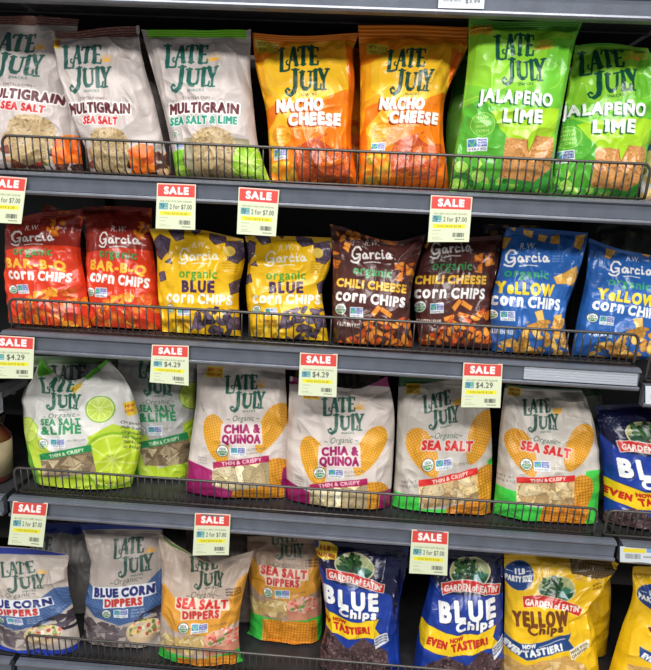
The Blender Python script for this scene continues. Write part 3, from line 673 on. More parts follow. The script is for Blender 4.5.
class MB:
    def __init__(s): s.v = []; s.f = []
    def box(s, x0, y0, z0, x1, y1, z1, bev=0):
        n = len(s.v)
        s.v += [(x0, y0, z0), (x1, y0, z0), (x1, y1, z0), (x0, y1, z0), (x0, y0, z1), (x1, y0, z1), (x1, y1, z1), (x0, y1, z1)]
        for q in ((0, 3, 2, 1), (4, 5, 6, 7), (0, 1, 5, 4), (1, 2, 6, 5), (2, 3, 7, 6), (3, 0, 4, 7)): s.f.append([n+i for i in q])
        return s
    def extrude(s, prof, x0, x1):
        """closed (y,z) profile along x"""
        n = len(s.v); k = len(prof)
        for x in (x0, x1): s.v += [(x, y, z) for y, z in prof]
        for i in range(k): j = (i+1) % k; s.f.append([n+i, n+j, n+k+j, n+k+i])
        s.f.append([n+i for i in range(k)][::-1]); s.f.append([n+k+i for i in range(k)])
        return s
    def tube(s, pts, r, seg=8):
        pts = [Vector(p) for p in pts]; n0 = len(s.v); prev = None
        for i, p in enumerate(pts):
            t = (pts[min(i+1, len(pts)-1)]-pts[max(i-1, 0)]).normalized()
            if prev is None: a = t.orthogonal().normalized()
            else: a = (prev - t*prev.dot(t)).normalized()
            prev = a; b = t.cross(a)
            for j in range(seg):
                q = 2*math.pi*j/seg; s.v.append(tuple(p+a*(r*math.cos(q))+b*(r*math.sin(q))))
        for i in range(len(pts)-1):
            for j in range(seg):
                k = (j+1) % seg; s.f.append([n0+i*seg+j, n0+i*seg+k, n0+(i+1)*seg+k, n0+(i+1)*seg+j])
        s.f.append([n0+j for j in range(seg)][::-1]); s.f.append([n0+(len(pts)-1)*seg+j for j in range(seg)])
        return s
    def lathe(s, prof, c, seg=32):
        n0 = len(s.v)
        for r, z in prof:
            for j in range(seg):
                q = 2*math.pi*j/seg; s.v.append((c[0]+r*math.cos(q), c[1]+r*math.sin(q), c[2]+z))
        for i in range(len(prof)-1):
            for j in range(seg):
                k = (j+1) % seg; s.f.append([n0+i*seg+j, n0+i*seg+k, n0+(i+1)*seg+k, n0+(i+1)*seg+j])
        s.f.append([n0+j for j in range(seg)][::-1]); s.f.append([n0+(len(prof)-1)*seg+j for j in range(seg)])
        return s
    def build(s, name, m, parent=None, smooth=False, bevel=0):
        me = bpy.data.meshes.new(name); me.from_pydata(s.v, [], s.f); me.update()
        if smooth: me.polygons.foreach_set('use_smooth', np.ones(len(me.polygons), bool))
        me.materials.append(m)
        ob = bpy.data.objects.new(name, me); COL.objects.link(ob)
        if parent is not None: ob.parent = parent
        if bevel:
            md = ob.modifiers.new('bevel', 'BEVEL'); md.width = bevel; md.segments = 2; md.limit_method = 'ANGLE'
        return ob

def curve(pts, n):
    """smooth resample of a boundary by chord length"""
    p = np.array(pts, float)
    if len(p) == 2: t = np.linspace(0, 1, n)[:, None]; return p[0]*(1-t)+p[1]*t
    d = np.r_[0, np.cumsum(np.linalg.norm(np.diff(p, axis=0), axis=1))]; d /= d[-1]
    m = np.zeros_like(p)
    for i in range(len(p)):
        a = max(i-1, 0); b = min(i+1, len(p)-1); m[i] = (p[b]-p[a])/(d[b]-d[a])
    t = np.linspace(0, 1, n); k = np.clip(np.searchsorted(d, t, 'right')-1, 0, len(p)-2)
    h = (d[k+1]-d[k]); s = ((t-d[k])/h)[:, None]; h = h[:, None]
    return (2*s**3-3*s**2+1)*p[k]+(s**3-2*s**2+s)*h*m[k]+(-2*s**3+3*s**2)*p[k+1]+(s**3-s**2)*h*m[k+1]

def bag(name, label, row, L, R, T=None, B=None, y0=.075, tilt=9., fr=.034, bk=.026, base=(200, 200, 200), art=None, A=None,
        seal=0., windows=None, res=2., group=None, cat='bag', matname='matte', seed=1, pillow=False, creases=(), crumple=1., zd=None, gus=0.):
    zd = (ZB[row]+RH+.0012) if zd is None else zd
    T = [L[0]]+list(T or [])+[R[0]]; B = [L[-1]]+list(B or [])+[R[-1]]
    allp = np.array(list(L)+list(R)+T+B, float); wpx = np.ptp(allp[:, 0]); hpx = np.ptp(allp[:, 1])
    NU = int(wpx*res); NV = int(hpx*res)
    u = np.linspace(0, 1, NU+1)[None, :, None]; v = np.linspace(0, 1, NV+1)[:, None, None]
    Lc, Rc, Tc, Bc = curve(L, NV+1), curve(R, NV+1), curve(T, NU+1), curve(B, NU+1)
    px = (1-v)*Tc[None]+v*Bc[None]+(1-u)*Lc[:, None]+u*Rc[:, None] - ((1-u)*(1-v)*Tc[0]+u*(1-v)*Tc[-1]+(1-u)*v*Bc[0]+u*v*Bc[-1])
    th = math.radians(tilt); n = np.array([0, -math.cos(th), math.sin(th)]); P0 = np.array([0, y0, zd])
    P = unproj(px, P0, n)
    P[..., 2] = np.maximum(P[..., 2], zd)
    # packs stand on the deck: stretch the lowest fifth down onto it
    zmin = P[-1, :, 2].min(); vv = np.clip((v[..., 0]-.8)/.2, 0, 1)**1.5
    P[..., 2] -= vv*(P[-1:, :, 2]-zd)*1.0
    P[..., 2] = np.maximum(P[..., 2], zd)
    U = np.broadcast_to(u[..., 0], px.shape[:2]); V = np.broadcast_to(v[..., 0], px.shape[:2])
    sv = max(seal, .03)
    Vn = np.clip((V-sv*.75)/(1-sv*.75), 0, 1)
    S = (1-np.abs(2*U-1)**2.6)**.62
    rise = 1-(1-np.clip(Vn/.55, 0, 1))**2.1
    bot = np.sqrt(np.clip(1-np.clip((V-(.72 if pillow else .86))/(.285 if pillow else .145), 0, 1)**2, 0, 1))
    prof = rise*bot
    a = 7*seed
    # creases of the film: pleats under the seal, puckers at the side edges, broad dents
    asp = hpx/wpx
    pl = (vnoise(U*9+.6*Vn*np.sign(U-.5), Vn*1.4, a)-.5)*np.exp(-Vn/.16)*np.clip(Vn/.04, 0, 1)*.010
    edge = np.minimum(U, 1-U)
    pk = (vnoise(Vn*15*asp/1.4+3*edge*(1 if seed % 2 else -1), U*2.2, a+1)-.5)*np.exp(-edge/.09)*np.clip(edge/.02, 0, 1)*.008
    q1 = vnoise(U*3.1+.9*Vn+a, Vn*3.4*asp/1.4-.7*U, a+2); q2 = vnoise(U*5.5-1.7*Vn, Vn*5.2+1.5*U+a, a+3); q3 = vnoise(U*11+2*q1, Vn*12-2*q2, a+4)
    # flat facets meeting in sharp edges, as stiff film folds
    rg = np.random.RandomState(seed*3+1); cxs = rg.rand(16)*1.2-.1; cys = rg.rand(16)*1.2-.1; gx = rg.randn(16)*.030; gy = rg.randn(16)*.026
    fac = np.max([gx[i]*(U-cxs[i])+gy[i]*(Vn-cys[i])-.030*np.hypot(U-cxs[i]+.05*(q2-.5), (Vn-cys[i])*asp) for i in range(16)], axis=0)
    fac = fac-fac.mean()
    fold = (.5-np.abs(q1-.5)*2)*.0040+(.5-np.abs(q2-.5)*2)*.0036+(.5-np.abs(q3-.5)*2)*.0016+fac*.30
    wr = 1.7*crumple*(pl+pk+fold*np.clip(edge/.06, 0, 1)*np.clip(Vn/.05, 0, 1)*np.clip((1-V)/.05, 0, 1))
    for (p, q, amp, wd) in creases:
        p = np.array(p, float); q = np.array(q, float); d = q-p; Lg = (d**2).sum()
        t = np.clip(((px-p) @ d)/Lg, 0, 1); e = px-(p+t[..., None]*d); dist = np.sqrt((e**2).sum(-1))
        wr = wr+1.6*amp*np.exp(-dist/wd)*np.sin(np.clip(t, .0, 1)*math.pi)**.5
    b = fr*S*prof+wr*1.
    if seal: b = b + np.where(V < seal, .0005*np.sin(V/seal*math.pi*8), 0)+ np.where(V < seal*1.1, .0025*(vnoise(U*5, V*3, a+6)-.5), 0)
    b = np.maximum(b, .0004) if not seal else b
    Fv = P + n*b[..., None]
    Fv[..., 2] = np.maximum(Fv[..., 2], zd)
    if art is not None or A is not None:
        Ar = Art(min(allp[:, 0])-8, min(allp[:, 1])-8, max(allp[:, 0])+8, max(allp[:, 1])+8, base, k=4, A=A)
        art(Ar)
        Q = proj(P+n*(fr*.8*np.clip(prof, .15, 1).mean(axis=1)[:, None, None]))
        C = lin(Ar.sample(Q))
    else:
        C = np.broadcast_to(lin(np.array(base)/255.), P.shape).copy()
    # back shell
    NB = 14; ub = np.linspace(0, 1, NB+1); idx = np.round(ub*NU).astype(int)
    bb = (bk*S*prof)[:, idx] + .0006
    bb = bb+np.where(V[:, idx] < sv*1.3, .0022, .0004)
    Bv = P[:, idx]+n*np.minimum(b[:, idx], 0)[..., None]-n*bb[..., None]; Bv[:, 0] = Fv[:, 0]; Bv[:, -1] = Fv[:, -1]
    Bv[..., 2] = np.maximum(Bv[..., 2], zd)
    cx = P[-1, NU//2, 0]; org = np.array([cx, y0, zd-.0012])
    nF = (NU+1)*(NV+1)
    Vall = np.concatenate([Fv.reshape(-1, 3), Bv.reshape(-1, 3)])-org
    bc = lin(np.array(base)/255.)
    Call = np.concatenate([C.reshape(-1, 3), np.broadcast_to(bc, (Bv.shape[0]*Bv.shape[1], 3))])
    def faces(nr, nc, off, flip):
        i = np.arange(nr-1)[:, None]*nc+np.arange(nc-1)[None]+off
        f = np.stack([i, i+nc, i+nc+1, i+1], -1)
        return f[..., ::-1] if flip else f
    Ff = faces(NV+1, NU+1, 0, False); Fb = faces(NV+1, NB+1, nF, True)
    vc = (np.arange(NV)+.5)/NV
    root = empty(name, tuple(org)); tag(root, label, cat, group)
    fmask = np.zeros((NV, NU), int)
    if seal: fmask[vc < seal, :] = 1
    if windows:
        pc = (Q[:-1, :-1]+Q[1:, 1:])/2 if art is not None else (px[:-1, :-1]+px[1:, 1:])/2
        wp = np.array(windows, float)
        if A is not None: wp = wp @ A[:, :2].T + A[:, 2]
        seg = np.stack([wp, np.roll(wp, -1, 0)], 1)
        fmask[inside(pc.reshape(-1, 2), seg).reshape(NV, NU)] = 2
    bmask = np.zeros((NV, NB), int)
    if seal: bmask[vc < seal, :] = 1
    cap_top = []; 
    for part, nm, mt in ((0, 'pouch', M[matname]), (1, 'top_seal', M['seal']), (2, 'window', M['window'])):
        f = np.concatenate([Ff[fmask == part].reshape(-1, 4), Fb[bmask == part].reshape(-1, 4)])
        if not len(f): continue
        us, inv = np.unique(f.ravel(), return_inverse=True)
        ob = mesh_obj(nm, Vall[us], inv.reshape(-1, 4), mt, root, Call[us])
        if part == 1: ob['label'] = 'crimped top seal'
        if part == 2: ob['label'] = 'clear window showing the chips'
    return root

FULL = not globals().get('QUICK', False)
I3 = None
def tf(*pairs): return affine([p[0] for p in pairs], [p[1] for p in pairs])
WHT = (214, 206, 200)

# ---- row 1 : tortilla chips
G = 'tortilla chip bags on the top visible shelf'
KR = (197, 186, 181)
bag('chip_bag', 'pale grey multigrain sea salt tortilla bag cut off by the left edge of the photo', 1,
    [(-26, 17), (-22, 60), (-20, 120), (-22, 176)], [(79, 19), (72, 60), (78, 120), (84, 176)], T=[(30, 16)], y0=.098, base=KR, art=multigrain,
    A=tf(((65, 46), (-6, 32)), ((132, 113), (61, 101)), ((84, 125), (5, 111.5))), seal=.06, group=G, seed=1, fr=.036)
bag('chip_bag', 'grey multigrain sea salt tortilla bag with a speckled brown top seal, leaning right', 1,
    [(50, 30), (61, 80), (72, 115), (86, 150), (93, 178)], [(139, 25), (143, 60), (154, 100), (165, 148), (173, 178)], T=[(65, 32), (100, 28)], y0=.07, base=KR, art=multigrain,
    seal=.065, group=G, seed=2, creases=[((112, 42), (142, 70), .006, 3), ((116, 60), (146, 64), -.005, 3), ((128, 90), (150, 120), .004, 3), ((56, 60), (84, 120), .003, 3)])
bag('chip_bag', 'grey multigrain bag with lime green top seal and sea salt and lime lettering', 1,
    [(141, 29), (152, 68), (164, 112), (172, 150), (177, 181)], [(251, 29), (250, 68), (254, 112), (259, 149), (271, 181)], T=[(196, 30)], y0=.07, base=KR,
    art=lambda A: multigrain(A, True), A=tf(((65, 46), (166, 44)), ((132, 113), (240, 113)), ((84, 125), (185, 125))), seal=.06, group=G, seed=3,
    creases=[((236, 50), (262, 120), -.004, 3), ((160, 40), (172, 110), .003, 3)])
OR = (246, 134, 26)
bag('chip_bag', 'orange nacho cheese bag beside the lime-sealed grey bag, top seal flared right', 1,
    [(252, 33), (256, 68), (266, 111), (269, 150), (270, 186)], [(360, 32), (353.5, 48), (354.5, 84), (351, 135), (355, 165), (360, 188)], T=[(305, 36)], y0=.08, base=OR, art=nacho,
    seal=.055, group=G, seed=4, matname='gloss', creases=[((345, 36), (352, 90), .004, 3)])
bag('chip_bag', 'orange nacho cheese bag with a broad dark orange seal, beside the tall green bag', 1,
    [(358, 25), (360, 66), (360, 115), (359, 188)], [(470, 28), (467, 48), (446, 95), (443, 131), (447, 164), (450, 188)], T=[(415, 25)], y0=.078, base=OR, art=nacho,
    A=tf(((279, 46), (389, 50)), ((276, 112), (378.5, 110.5)), ((343, 126), (440, 123))), seal=.09, group=G, seed=5, matname='gloss', creases=[((462, 46), (440, 96), -.006, 4), ((450, 44), (428, 90), .005, 3)])
GR = (124, 200, 60)
bag('chip_bag', 'tall bright green jalapeño lime bag, the larger one in front with a flared top', 1,
    [(469, 16), (468, 56), (461, 115), (453, 160), (449, 190)], [(583, 21), (574, 45), (562, 108), (554, 157), (552, 192)], T=[(500, 21), (540, 21)], y0=.058, tilt=3.5, base=GR, art=jalapeno,
    seal=.05, group=G, seed=6, matname='gloss', creases=[((470, 30), (520, 26), .004, 2), ((572, 40), (556, 120), .004, 3)])
bag('chip_bag', 'green jalapeño lime bag at the right end, set lower than its twin', 1,
    [(575, 45), (566, 98), (557, 154), (548, 192)], [(648, 49), (651, 62), (650, 131), (644, 165), (637, 196)], T=[(610, 43)], y0=.085, base=GR, art=jalapeno,
    A=tf(((480, 103), (568, 114)), ((552, 108), (643, 119.5)), ((493.5, 36), (580, 49))), seal=.04, group=G, seed=7, matname='gloss')
def art8(A):
    A.poly(rect(630, 40, 720, 60), (190, 150, 150)); A.poly(rect(630, 60, 720, 110), (190, 180, 176)); A.poly(rect(630, 110, 720, 150), (60, 90, 120))
    A.pile(rect(630, 135, 720, 200), 60, 6, [(190, 160, 90), (160, 120, 60), (120, 110, 60), (210, 190, 130)], seed=4)
bag('chip_bag', 'sliver of a pale bag with a blue band and tan chips at the right edge', 1,
    [(650, 56), (648, 120), (643, 165), (640, 196)], [(740, 60), (744, 120), (740, 196)], y0=.09, base=(190, 180, 175), art=art8, seed=8, res=1.2)
# packs standing behind
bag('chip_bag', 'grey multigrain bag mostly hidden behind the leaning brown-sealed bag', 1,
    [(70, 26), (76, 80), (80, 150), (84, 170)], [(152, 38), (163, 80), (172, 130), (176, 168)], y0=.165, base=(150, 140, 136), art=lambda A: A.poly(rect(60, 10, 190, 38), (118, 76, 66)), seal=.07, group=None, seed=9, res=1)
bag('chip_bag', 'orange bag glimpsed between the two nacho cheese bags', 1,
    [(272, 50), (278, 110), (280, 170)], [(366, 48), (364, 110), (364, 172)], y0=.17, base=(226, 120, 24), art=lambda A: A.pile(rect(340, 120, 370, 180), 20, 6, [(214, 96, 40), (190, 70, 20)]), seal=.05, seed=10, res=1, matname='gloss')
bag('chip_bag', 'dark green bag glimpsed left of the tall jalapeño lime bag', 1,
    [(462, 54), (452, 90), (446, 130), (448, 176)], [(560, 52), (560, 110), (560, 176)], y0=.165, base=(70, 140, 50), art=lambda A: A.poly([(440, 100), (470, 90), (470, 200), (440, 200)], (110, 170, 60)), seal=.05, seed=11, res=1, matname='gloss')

# ---- row 2 : corn chips
G = 'corn chip bags on the second shelf'
RD = (222, 62, 32)
bag('chip_bag', 'red-orange bar-b-q corn chips bag at the far left of the second shelf', 2,
    [(6, 222), (8, 264), (8, 300), (10, 335)], [(83, 209), (80, 247), (86, 285), (92, 335)], T=[(37, 213), (60, 211)], y0=.068, base=RD, art=bbq,
    A=tf(((88.5, 268.5), (7, 267)), ((149, 288), (71, 282)), ((101, 240), (15, 239))), seal=.05, group=G, seed=12, matname='gloss', pillow=True)
bag('chip_bag', 'red-orange bar-b-q corn chips bag beside the yellow bag', 2,
    [(83, 207), (86, 241), (88, 291), (92, 335)], [(152, 208), (152, 240), (158, 285), (163, 337)], T=[(115, 206)], y0=.084, base=RD, art=bbq, seal=.04, group=G, seed=13, matname='gloss', pillow=True)
YL = (244, 192, 28)
bag('chip_bag', 'yellow blue-corn chips bag beside the red-orange bags', 2,
    [(149, 229), (156, 250), (158, 291), (163, 339)], [(243, 239), (245, 258), (239, 291), (241, 341)], T=[(172, 228), (196, 229)], y0=.07, base=YL, art=bluechip, seal=.04, group=G, seed=14, matname='gloss', pillow=True)
bag('chip_bag', 'yellow blue-corn chips bag beside the brown bag', 2,
    [(245, 236), (248, 261), (246, 291), (252, 343)], [(334, 238), (329, 268), (322, 291), (326, 322), (329, 346)], T=[(285, 236)], y0=.074, base=YL, art=bluechip,
    A=tf(((164, 302), (251, 303.5)), ((233, 305.7), (321, 304.5)), ((180, 249), (266, 252))), seal=.05, group=G, seed=15, matname='gloss', pillow=True)
BR = (84, 46, 42)
bag('chip_bag', 'brown chili cheese corn chips bag with a raised left corner, front one of the two', 2,
    [(330, 224), (333, 258), (332, 305), (334, 348)], [(426, 234), (418, 261), (412, 285), (410, 318), (414, 350)], T=[(346, 228), (368, 236), (396, 241)], y0=.066, base=BR, art=chili, seal=.04, group=G, seed=16, matname='gloss', pillow=True,
    creases=[((352, 232), (384, 262), .005, 4), ((420, 238), (396, 262), .005, 4)])
bag('chip_bag', 'brown chili cheese corn chips bag standing under a price tag', 2,
    [(427, 240), (419, 262), (414, 295), (420, 352)], [(502, 235), (498, 265), (491, 300), (491, 326), (498, 354)], T=[(460, 238)], y0=.09, base=BR, art=chili,
    A=tf(((335.7, 285.6), (415, 283.5)), ((405.6, 307), (486, 298)), ((352, 247), (430.7, 243))), seal=.05, group=G, seed=17, matname='gloss', pillow=True)
BL = (44, 98, 172)
bag('chip_bag', 'blue yellow-corn chips bag with a wide flat top seal', 2,
    [(506, 227), (500, 264), (491, 305), (492, 355)], [(588.5, 233), (578, 274), (566, 310), (565, 330), (570, 358)], T=[(545, 229)], y0=.07, base=BL, art=yellowcorn, seal=.045, group=G, seed=18, matname='gloss', pillow=True,
    creases=[((582, 240), (560, 300), .004, 4)])
bag('chip_bag', 'blue yellow-corn chips bag leaning right at the end of the second shelf', 2,
    [(589, 238), (586, 277), (577, 320), (571, 356)], [(668, 258), (668, 300), (660, 330), (658, 362)], T=[(620, 249)], y0=.074, base=BL, art=yellowcorn,
    A=tf(((497, 293), (597, 299)), ((507, 250), (611, 261)), ((554, 296.6), (654, 307))), seal=.04, group=G, seed=19, matname='gloss', pillow=True)
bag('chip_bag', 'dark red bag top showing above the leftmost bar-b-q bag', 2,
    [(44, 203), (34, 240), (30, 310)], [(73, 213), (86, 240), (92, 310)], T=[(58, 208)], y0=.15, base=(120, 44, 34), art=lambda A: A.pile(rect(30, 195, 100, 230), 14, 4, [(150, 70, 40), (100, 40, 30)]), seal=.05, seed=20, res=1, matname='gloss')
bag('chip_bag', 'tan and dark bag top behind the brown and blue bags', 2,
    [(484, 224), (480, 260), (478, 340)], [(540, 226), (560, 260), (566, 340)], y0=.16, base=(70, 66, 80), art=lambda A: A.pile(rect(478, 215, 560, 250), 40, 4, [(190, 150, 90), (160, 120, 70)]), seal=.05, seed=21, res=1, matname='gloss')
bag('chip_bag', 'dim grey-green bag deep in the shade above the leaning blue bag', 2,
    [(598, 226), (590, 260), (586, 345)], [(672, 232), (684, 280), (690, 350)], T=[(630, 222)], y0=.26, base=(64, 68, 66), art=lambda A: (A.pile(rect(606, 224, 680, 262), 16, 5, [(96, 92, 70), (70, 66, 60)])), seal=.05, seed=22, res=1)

# ---- row 3
G = 'organic tortilla chip bags on the third shelf'
SL = (214, 212, 206)
bag('chip_bag', 'white and green sea salt and lime bag in front, its top folded in a dip', 3,
    [(41, 358), (33, 378), (24, 392), (25, 424), (31, 462), (38, 490)], [(108, 359), (126, 380), (139, 418), (141, 442), (134, 476), (128, 499)], T=[(50, 368), (62, 379), (80, 379), (95, 368)], B=[(80, 500)], y0=.078, fr=.04, bk=.034, base=SL, art=limesalt,
    seal=.035, group=G, seed=23, windows=[(41.5, 460), (94, 450.5), (97, 471), (88, 474), (46, 476)], creases=[((40, 372), (66, 392), .007, 4), ((98, 368), (78, 392), .007, 4), ((126, 384), (136, 470), -.005, 5), ((36, 440), (50, 400), .004, 4), ((72, 384), (120, 386), -.005, 4)])
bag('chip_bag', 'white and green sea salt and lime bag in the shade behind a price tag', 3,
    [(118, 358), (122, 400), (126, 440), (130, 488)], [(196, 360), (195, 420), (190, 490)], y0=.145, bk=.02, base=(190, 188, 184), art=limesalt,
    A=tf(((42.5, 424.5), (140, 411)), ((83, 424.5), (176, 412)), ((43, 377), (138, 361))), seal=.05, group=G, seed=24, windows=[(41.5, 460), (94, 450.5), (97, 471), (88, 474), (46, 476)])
CH = (216, 204, 196)
bag('chip_bag', 'cream and magenta chia and quinoa bag standing upright with its window full of chips', 3,
    [(196.5, 363), (196, 401), (190, 447), (184, 500)], [(285, 369), (287, 401), (289, 447), (286, 504)], T=[(240, 364)], y0=.082, fr=.036, base=CH, art=chia,
    seal=.04, group=G, seed=25, windows=[(213.5, 468), (269.5, 461.5), (269, 485), (234, 490), (213, 484)], creases=[((276, 376), (284, 430), .003, 3)])
bag('chip_bag', 'cream and magenta chia and quinoa bag with a crumpled sagging top, below a price tag', 3,
    [(290, 376), (288, 420), (286, 460), (288, 510)], [(387, 376), (394, 410), (393, 460), (389, 518)], T=[(322, 384), (356, 389), (372, 384)], y0=.078, fr=.038, base=CH, art=chia,
    A=tf(((223, 442), (320, 463.5)), ((261, 442), (359, 464)), ((225, 374), (322, 396))), seal=.035, group=G, seed=26, windows=[(213.5, 468), (269.5, 461.5), (269, 485), (234, 490), (213, 484)],
    creases=[((350, 392), (392, 410), .009, 4), ((360, 404), (390, 390), -.008, 4), ((300, 384), (330, 400), .006, 4), ((372, 420), (392, 440), .005, 4), ((294, 410), (320, 440), .004, 4)])
bag('chip_bag', 'beige and green organic sea salt bag under a price tag, green seal in shade', 3,
    [(399, 376), (397, 424), (395, 469), (391, 522)], [(484.5, 378), (490.5, 416), (492, 469), (489, 530)], y0=.084, fr=.036, base=(196, 188, 178), art=seasalt,
    A=tf(((519.4, 448.5), (420.5, 449)), ((569, 457), (472, 449.5)), ((523, 399), (422, 395))), seal=.045, group=G, seed=27, windows=[(516, 482.5), (573.5, 480.5), (573, 504), (516, 503)])
bag('chip_bag', 'beige and green organic sea salt bag with a pointed right corner, beside the navy bag', 3,
    [(505, 384), (500, 427), (496, 481), (491, 528)], [(581.5, 389), (594, 424), (599, 469), (596, 537)], T=[(545, 388)], y0=.078, fr=.038, base=(204, 196, 186), art=seasalt,
    seal=.03, group=G, seed=28, windows=[(516, 482.5), (573.5, 480.5), (573, 504), (516, 503)], creases=[((552, 400), (584, 400), .007, 4), ((560, 414), (588, 420), -.006, 4), ((506, 400), (524, 440), .003, 3)])
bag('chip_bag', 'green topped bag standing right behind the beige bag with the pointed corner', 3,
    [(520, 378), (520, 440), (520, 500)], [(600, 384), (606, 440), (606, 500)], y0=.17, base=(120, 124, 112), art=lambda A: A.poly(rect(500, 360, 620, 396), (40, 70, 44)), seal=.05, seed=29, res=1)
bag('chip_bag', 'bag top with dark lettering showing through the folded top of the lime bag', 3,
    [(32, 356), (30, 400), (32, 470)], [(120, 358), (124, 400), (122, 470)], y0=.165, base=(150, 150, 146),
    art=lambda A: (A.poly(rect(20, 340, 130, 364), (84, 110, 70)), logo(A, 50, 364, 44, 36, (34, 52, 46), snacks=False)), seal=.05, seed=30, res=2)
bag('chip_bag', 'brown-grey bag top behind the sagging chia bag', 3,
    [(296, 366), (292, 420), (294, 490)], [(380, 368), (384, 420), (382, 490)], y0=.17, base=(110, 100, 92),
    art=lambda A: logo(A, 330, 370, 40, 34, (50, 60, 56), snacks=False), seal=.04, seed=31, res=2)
NV_ = (30, 50, 120)
bag('chip_bag', 'navy blue corn chips bag cut off by the right edge, on the third shelf', 3,
    [(596, 406), (601, 448), (604, 490), (602, 536)], [(694, 406), (696, 470), (694, 545)], T=[(640, 403)], y0=.08, fr=.038, base=NV_, art=gardenblue,
    A=tf(((438, 620.6), (618, 476)), ((499, 617.5), (690, 482)), ((442, 582), (616, 440))), seal=.04, seed=32, matname='gloss')

# ---- row 4
G = 'organic dipper chip bags on the bottom shelf'
DP = (178, 166, 158)
bag('chip_bag', 'beige blue corn dippers bag with a blue top seal, slumped forward at the left edge', 4,
    [(-9, 547), (-8, 600), (-5, 640), (-2, 668)], [(69, 555), (68, 575), (73, 606), (80, 639), (79, 668)], T=[(30, 549)], y0=.055, tilt=6, fr=.036, base=(188, 176, 166), art=dippers_blue,
    A=tf(((115, 537), (0, 560.5)), ((149, 537), (39, 561)), ((153.5, 594.5), (52, 605))), seal=.07, group=G, seed=33, creases=[((52, 566), (70, 600), .006, 4), ((40, 580), (68, 576), .005, 3)])
bag('chip_bag', 'beige blue corn dippers bag standing upright in the shade, bowl of dip near its foot', 4,
    [(80, 524), (91, 560), (86, 605), (82, 655)], [(162, 526), (164, 587), (163, 630), (163, 660)], y0=.088, base=DP, art=dippers_blue, seal=.06, group=G, seed=34)
bag('chip_bag', 'beige and orange sea salt dippers bag, top sagging in a V below a tag', 4,
    [(159, 533), (162, 573), (161, 614), (158, 672)], [(254, 551), (246, 581), (240, 612), (239, 640), (244, 674)], T=[(180, 548), (208, 563), (232, 557)], y0=.06, fr=.036, base=(192, 172, 156), art=dippers_salt,
    seal=.03, group=G, seed=35, creases=[((176, 552), (204, 580), -.005, 5), ((236, 560), (216, 578), .005, 4)])
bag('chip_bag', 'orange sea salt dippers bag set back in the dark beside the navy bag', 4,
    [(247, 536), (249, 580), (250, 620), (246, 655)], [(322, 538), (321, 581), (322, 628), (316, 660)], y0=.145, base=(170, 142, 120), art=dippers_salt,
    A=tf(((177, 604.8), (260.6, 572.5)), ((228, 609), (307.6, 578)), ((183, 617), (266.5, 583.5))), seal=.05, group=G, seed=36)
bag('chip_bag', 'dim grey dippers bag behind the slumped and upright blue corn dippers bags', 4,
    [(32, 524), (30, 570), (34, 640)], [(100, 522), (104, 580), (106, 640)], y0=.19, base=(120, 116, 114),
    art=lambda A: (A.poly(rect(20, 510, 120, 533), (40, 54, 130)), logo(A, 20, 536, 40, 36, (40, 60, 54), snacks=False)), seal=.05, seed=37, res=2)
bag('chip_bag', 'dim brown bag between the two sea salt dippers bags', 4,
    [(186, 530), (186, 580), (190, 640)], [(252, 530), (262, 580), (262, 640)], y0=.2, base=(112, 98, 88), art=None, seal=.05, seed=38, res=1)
def gb1(A):
    gardenblue(A)
    A.A = np.array([[1, 0, 0], [0, 1, 0.]]); A.sc = A.k
    A.poly([(312, 545), (320, 540), (330, 543), (338, 548), (336, 558), (326, 560), (318, 558), (314, 552)], (240, 202, 50))
    A.text('1 LB', (319, 549.5), (330, 551), 4, (170, 50, 30), bold=.35); A.text('PARTY SIZE', (316, 555.5), (335, 557), 3.4, (170, 50, 30), bold=.3)
bag('chip_bag', 'navy blue corn chips bag with a yellow party size burst on its top corner', 4,
    [(314, 541), (318, 562), (323, 591), (326, 622), (320, 650), (315, 674)], [(409, 547), (406, 572), (400, 600), (399, 635), (402, 676)], T=[(361, 544)], y0=.075, fr=.038, base=NV_, art=gb1,
    A=tf(((438, 620.6), (322.5, 603)), ((499, 617.5), (381, 611)), ((442, 582), (327, 569))), seal=.04, seed=39, matname='gloss', group='navy blue corn chips bags on the bottom shelf', creases=[((400, 560), (384, 640), .006, 5), ((330, 548), (360, 566), .004, 4)])
bag('chip_bag', 'navy blue corn chips bag under a price tag beside the yellow bag', 4,
    [(424, 548), (430, 576), (422, 613), (416, 645), (413, 676)], [(503, 552), (503, 600), (503, 640), (506, 678)], y0=.075, fr=.038, base=NV_, art=gardenblue, seal=.04, seed=40, matname='gloss',
    group='navy blue corn chips bags on the bottom shelf', creases=[((430, 576), (448, 598), .005, 4)])
YC = (246, 196, 26)
bag('chip_bag', 'yellow corn chips bag with navy circle, its top corner folded to the right', 4,
    [(504, 554), (505, 589), (504, 631), (502, 680)], [(619, 564), (604, 584), (590, 603), (594, 628), (600, 682)], T=[(560, 554), (600, 556)], y0=.07, fr=.038, base=YC, art=gardenyellow, seal=.03, seed=41, matname='gloss',
    group='yellow corn chips bags on the bottom shelf', creases=[((604, 578), (570, 614), .007, 4), ((590, 570), (560, 580), -.004, 4), ((592, 606), (560, 616), -.006, 4), ((582, 600), (586, 640), .004, 3)])
bag('chip_bag', 'yellow corn chips bag cut off by the right edge of the photo', 4,
    [(633, 567), (632, 597), (622, 626), (606, 680)], [(720, 567), (722, 620), (718, 680)], y0=.075, fr=.038, base=YC, art=lambda A: (gardenyellow(A), A.poly([(523, 630), (523, 630), (523, 630)], YC)),
    A=tf(((519.4, 575), (654, 597)), ((514, 627), (648, 638)), ((569, 632), (704, 652))), seal=.03, seed=42, matname='gloss', group='yellow corn chips bags on the bottom shelf',
    creases=[((636, 580), (656, 620), .006, 4)])
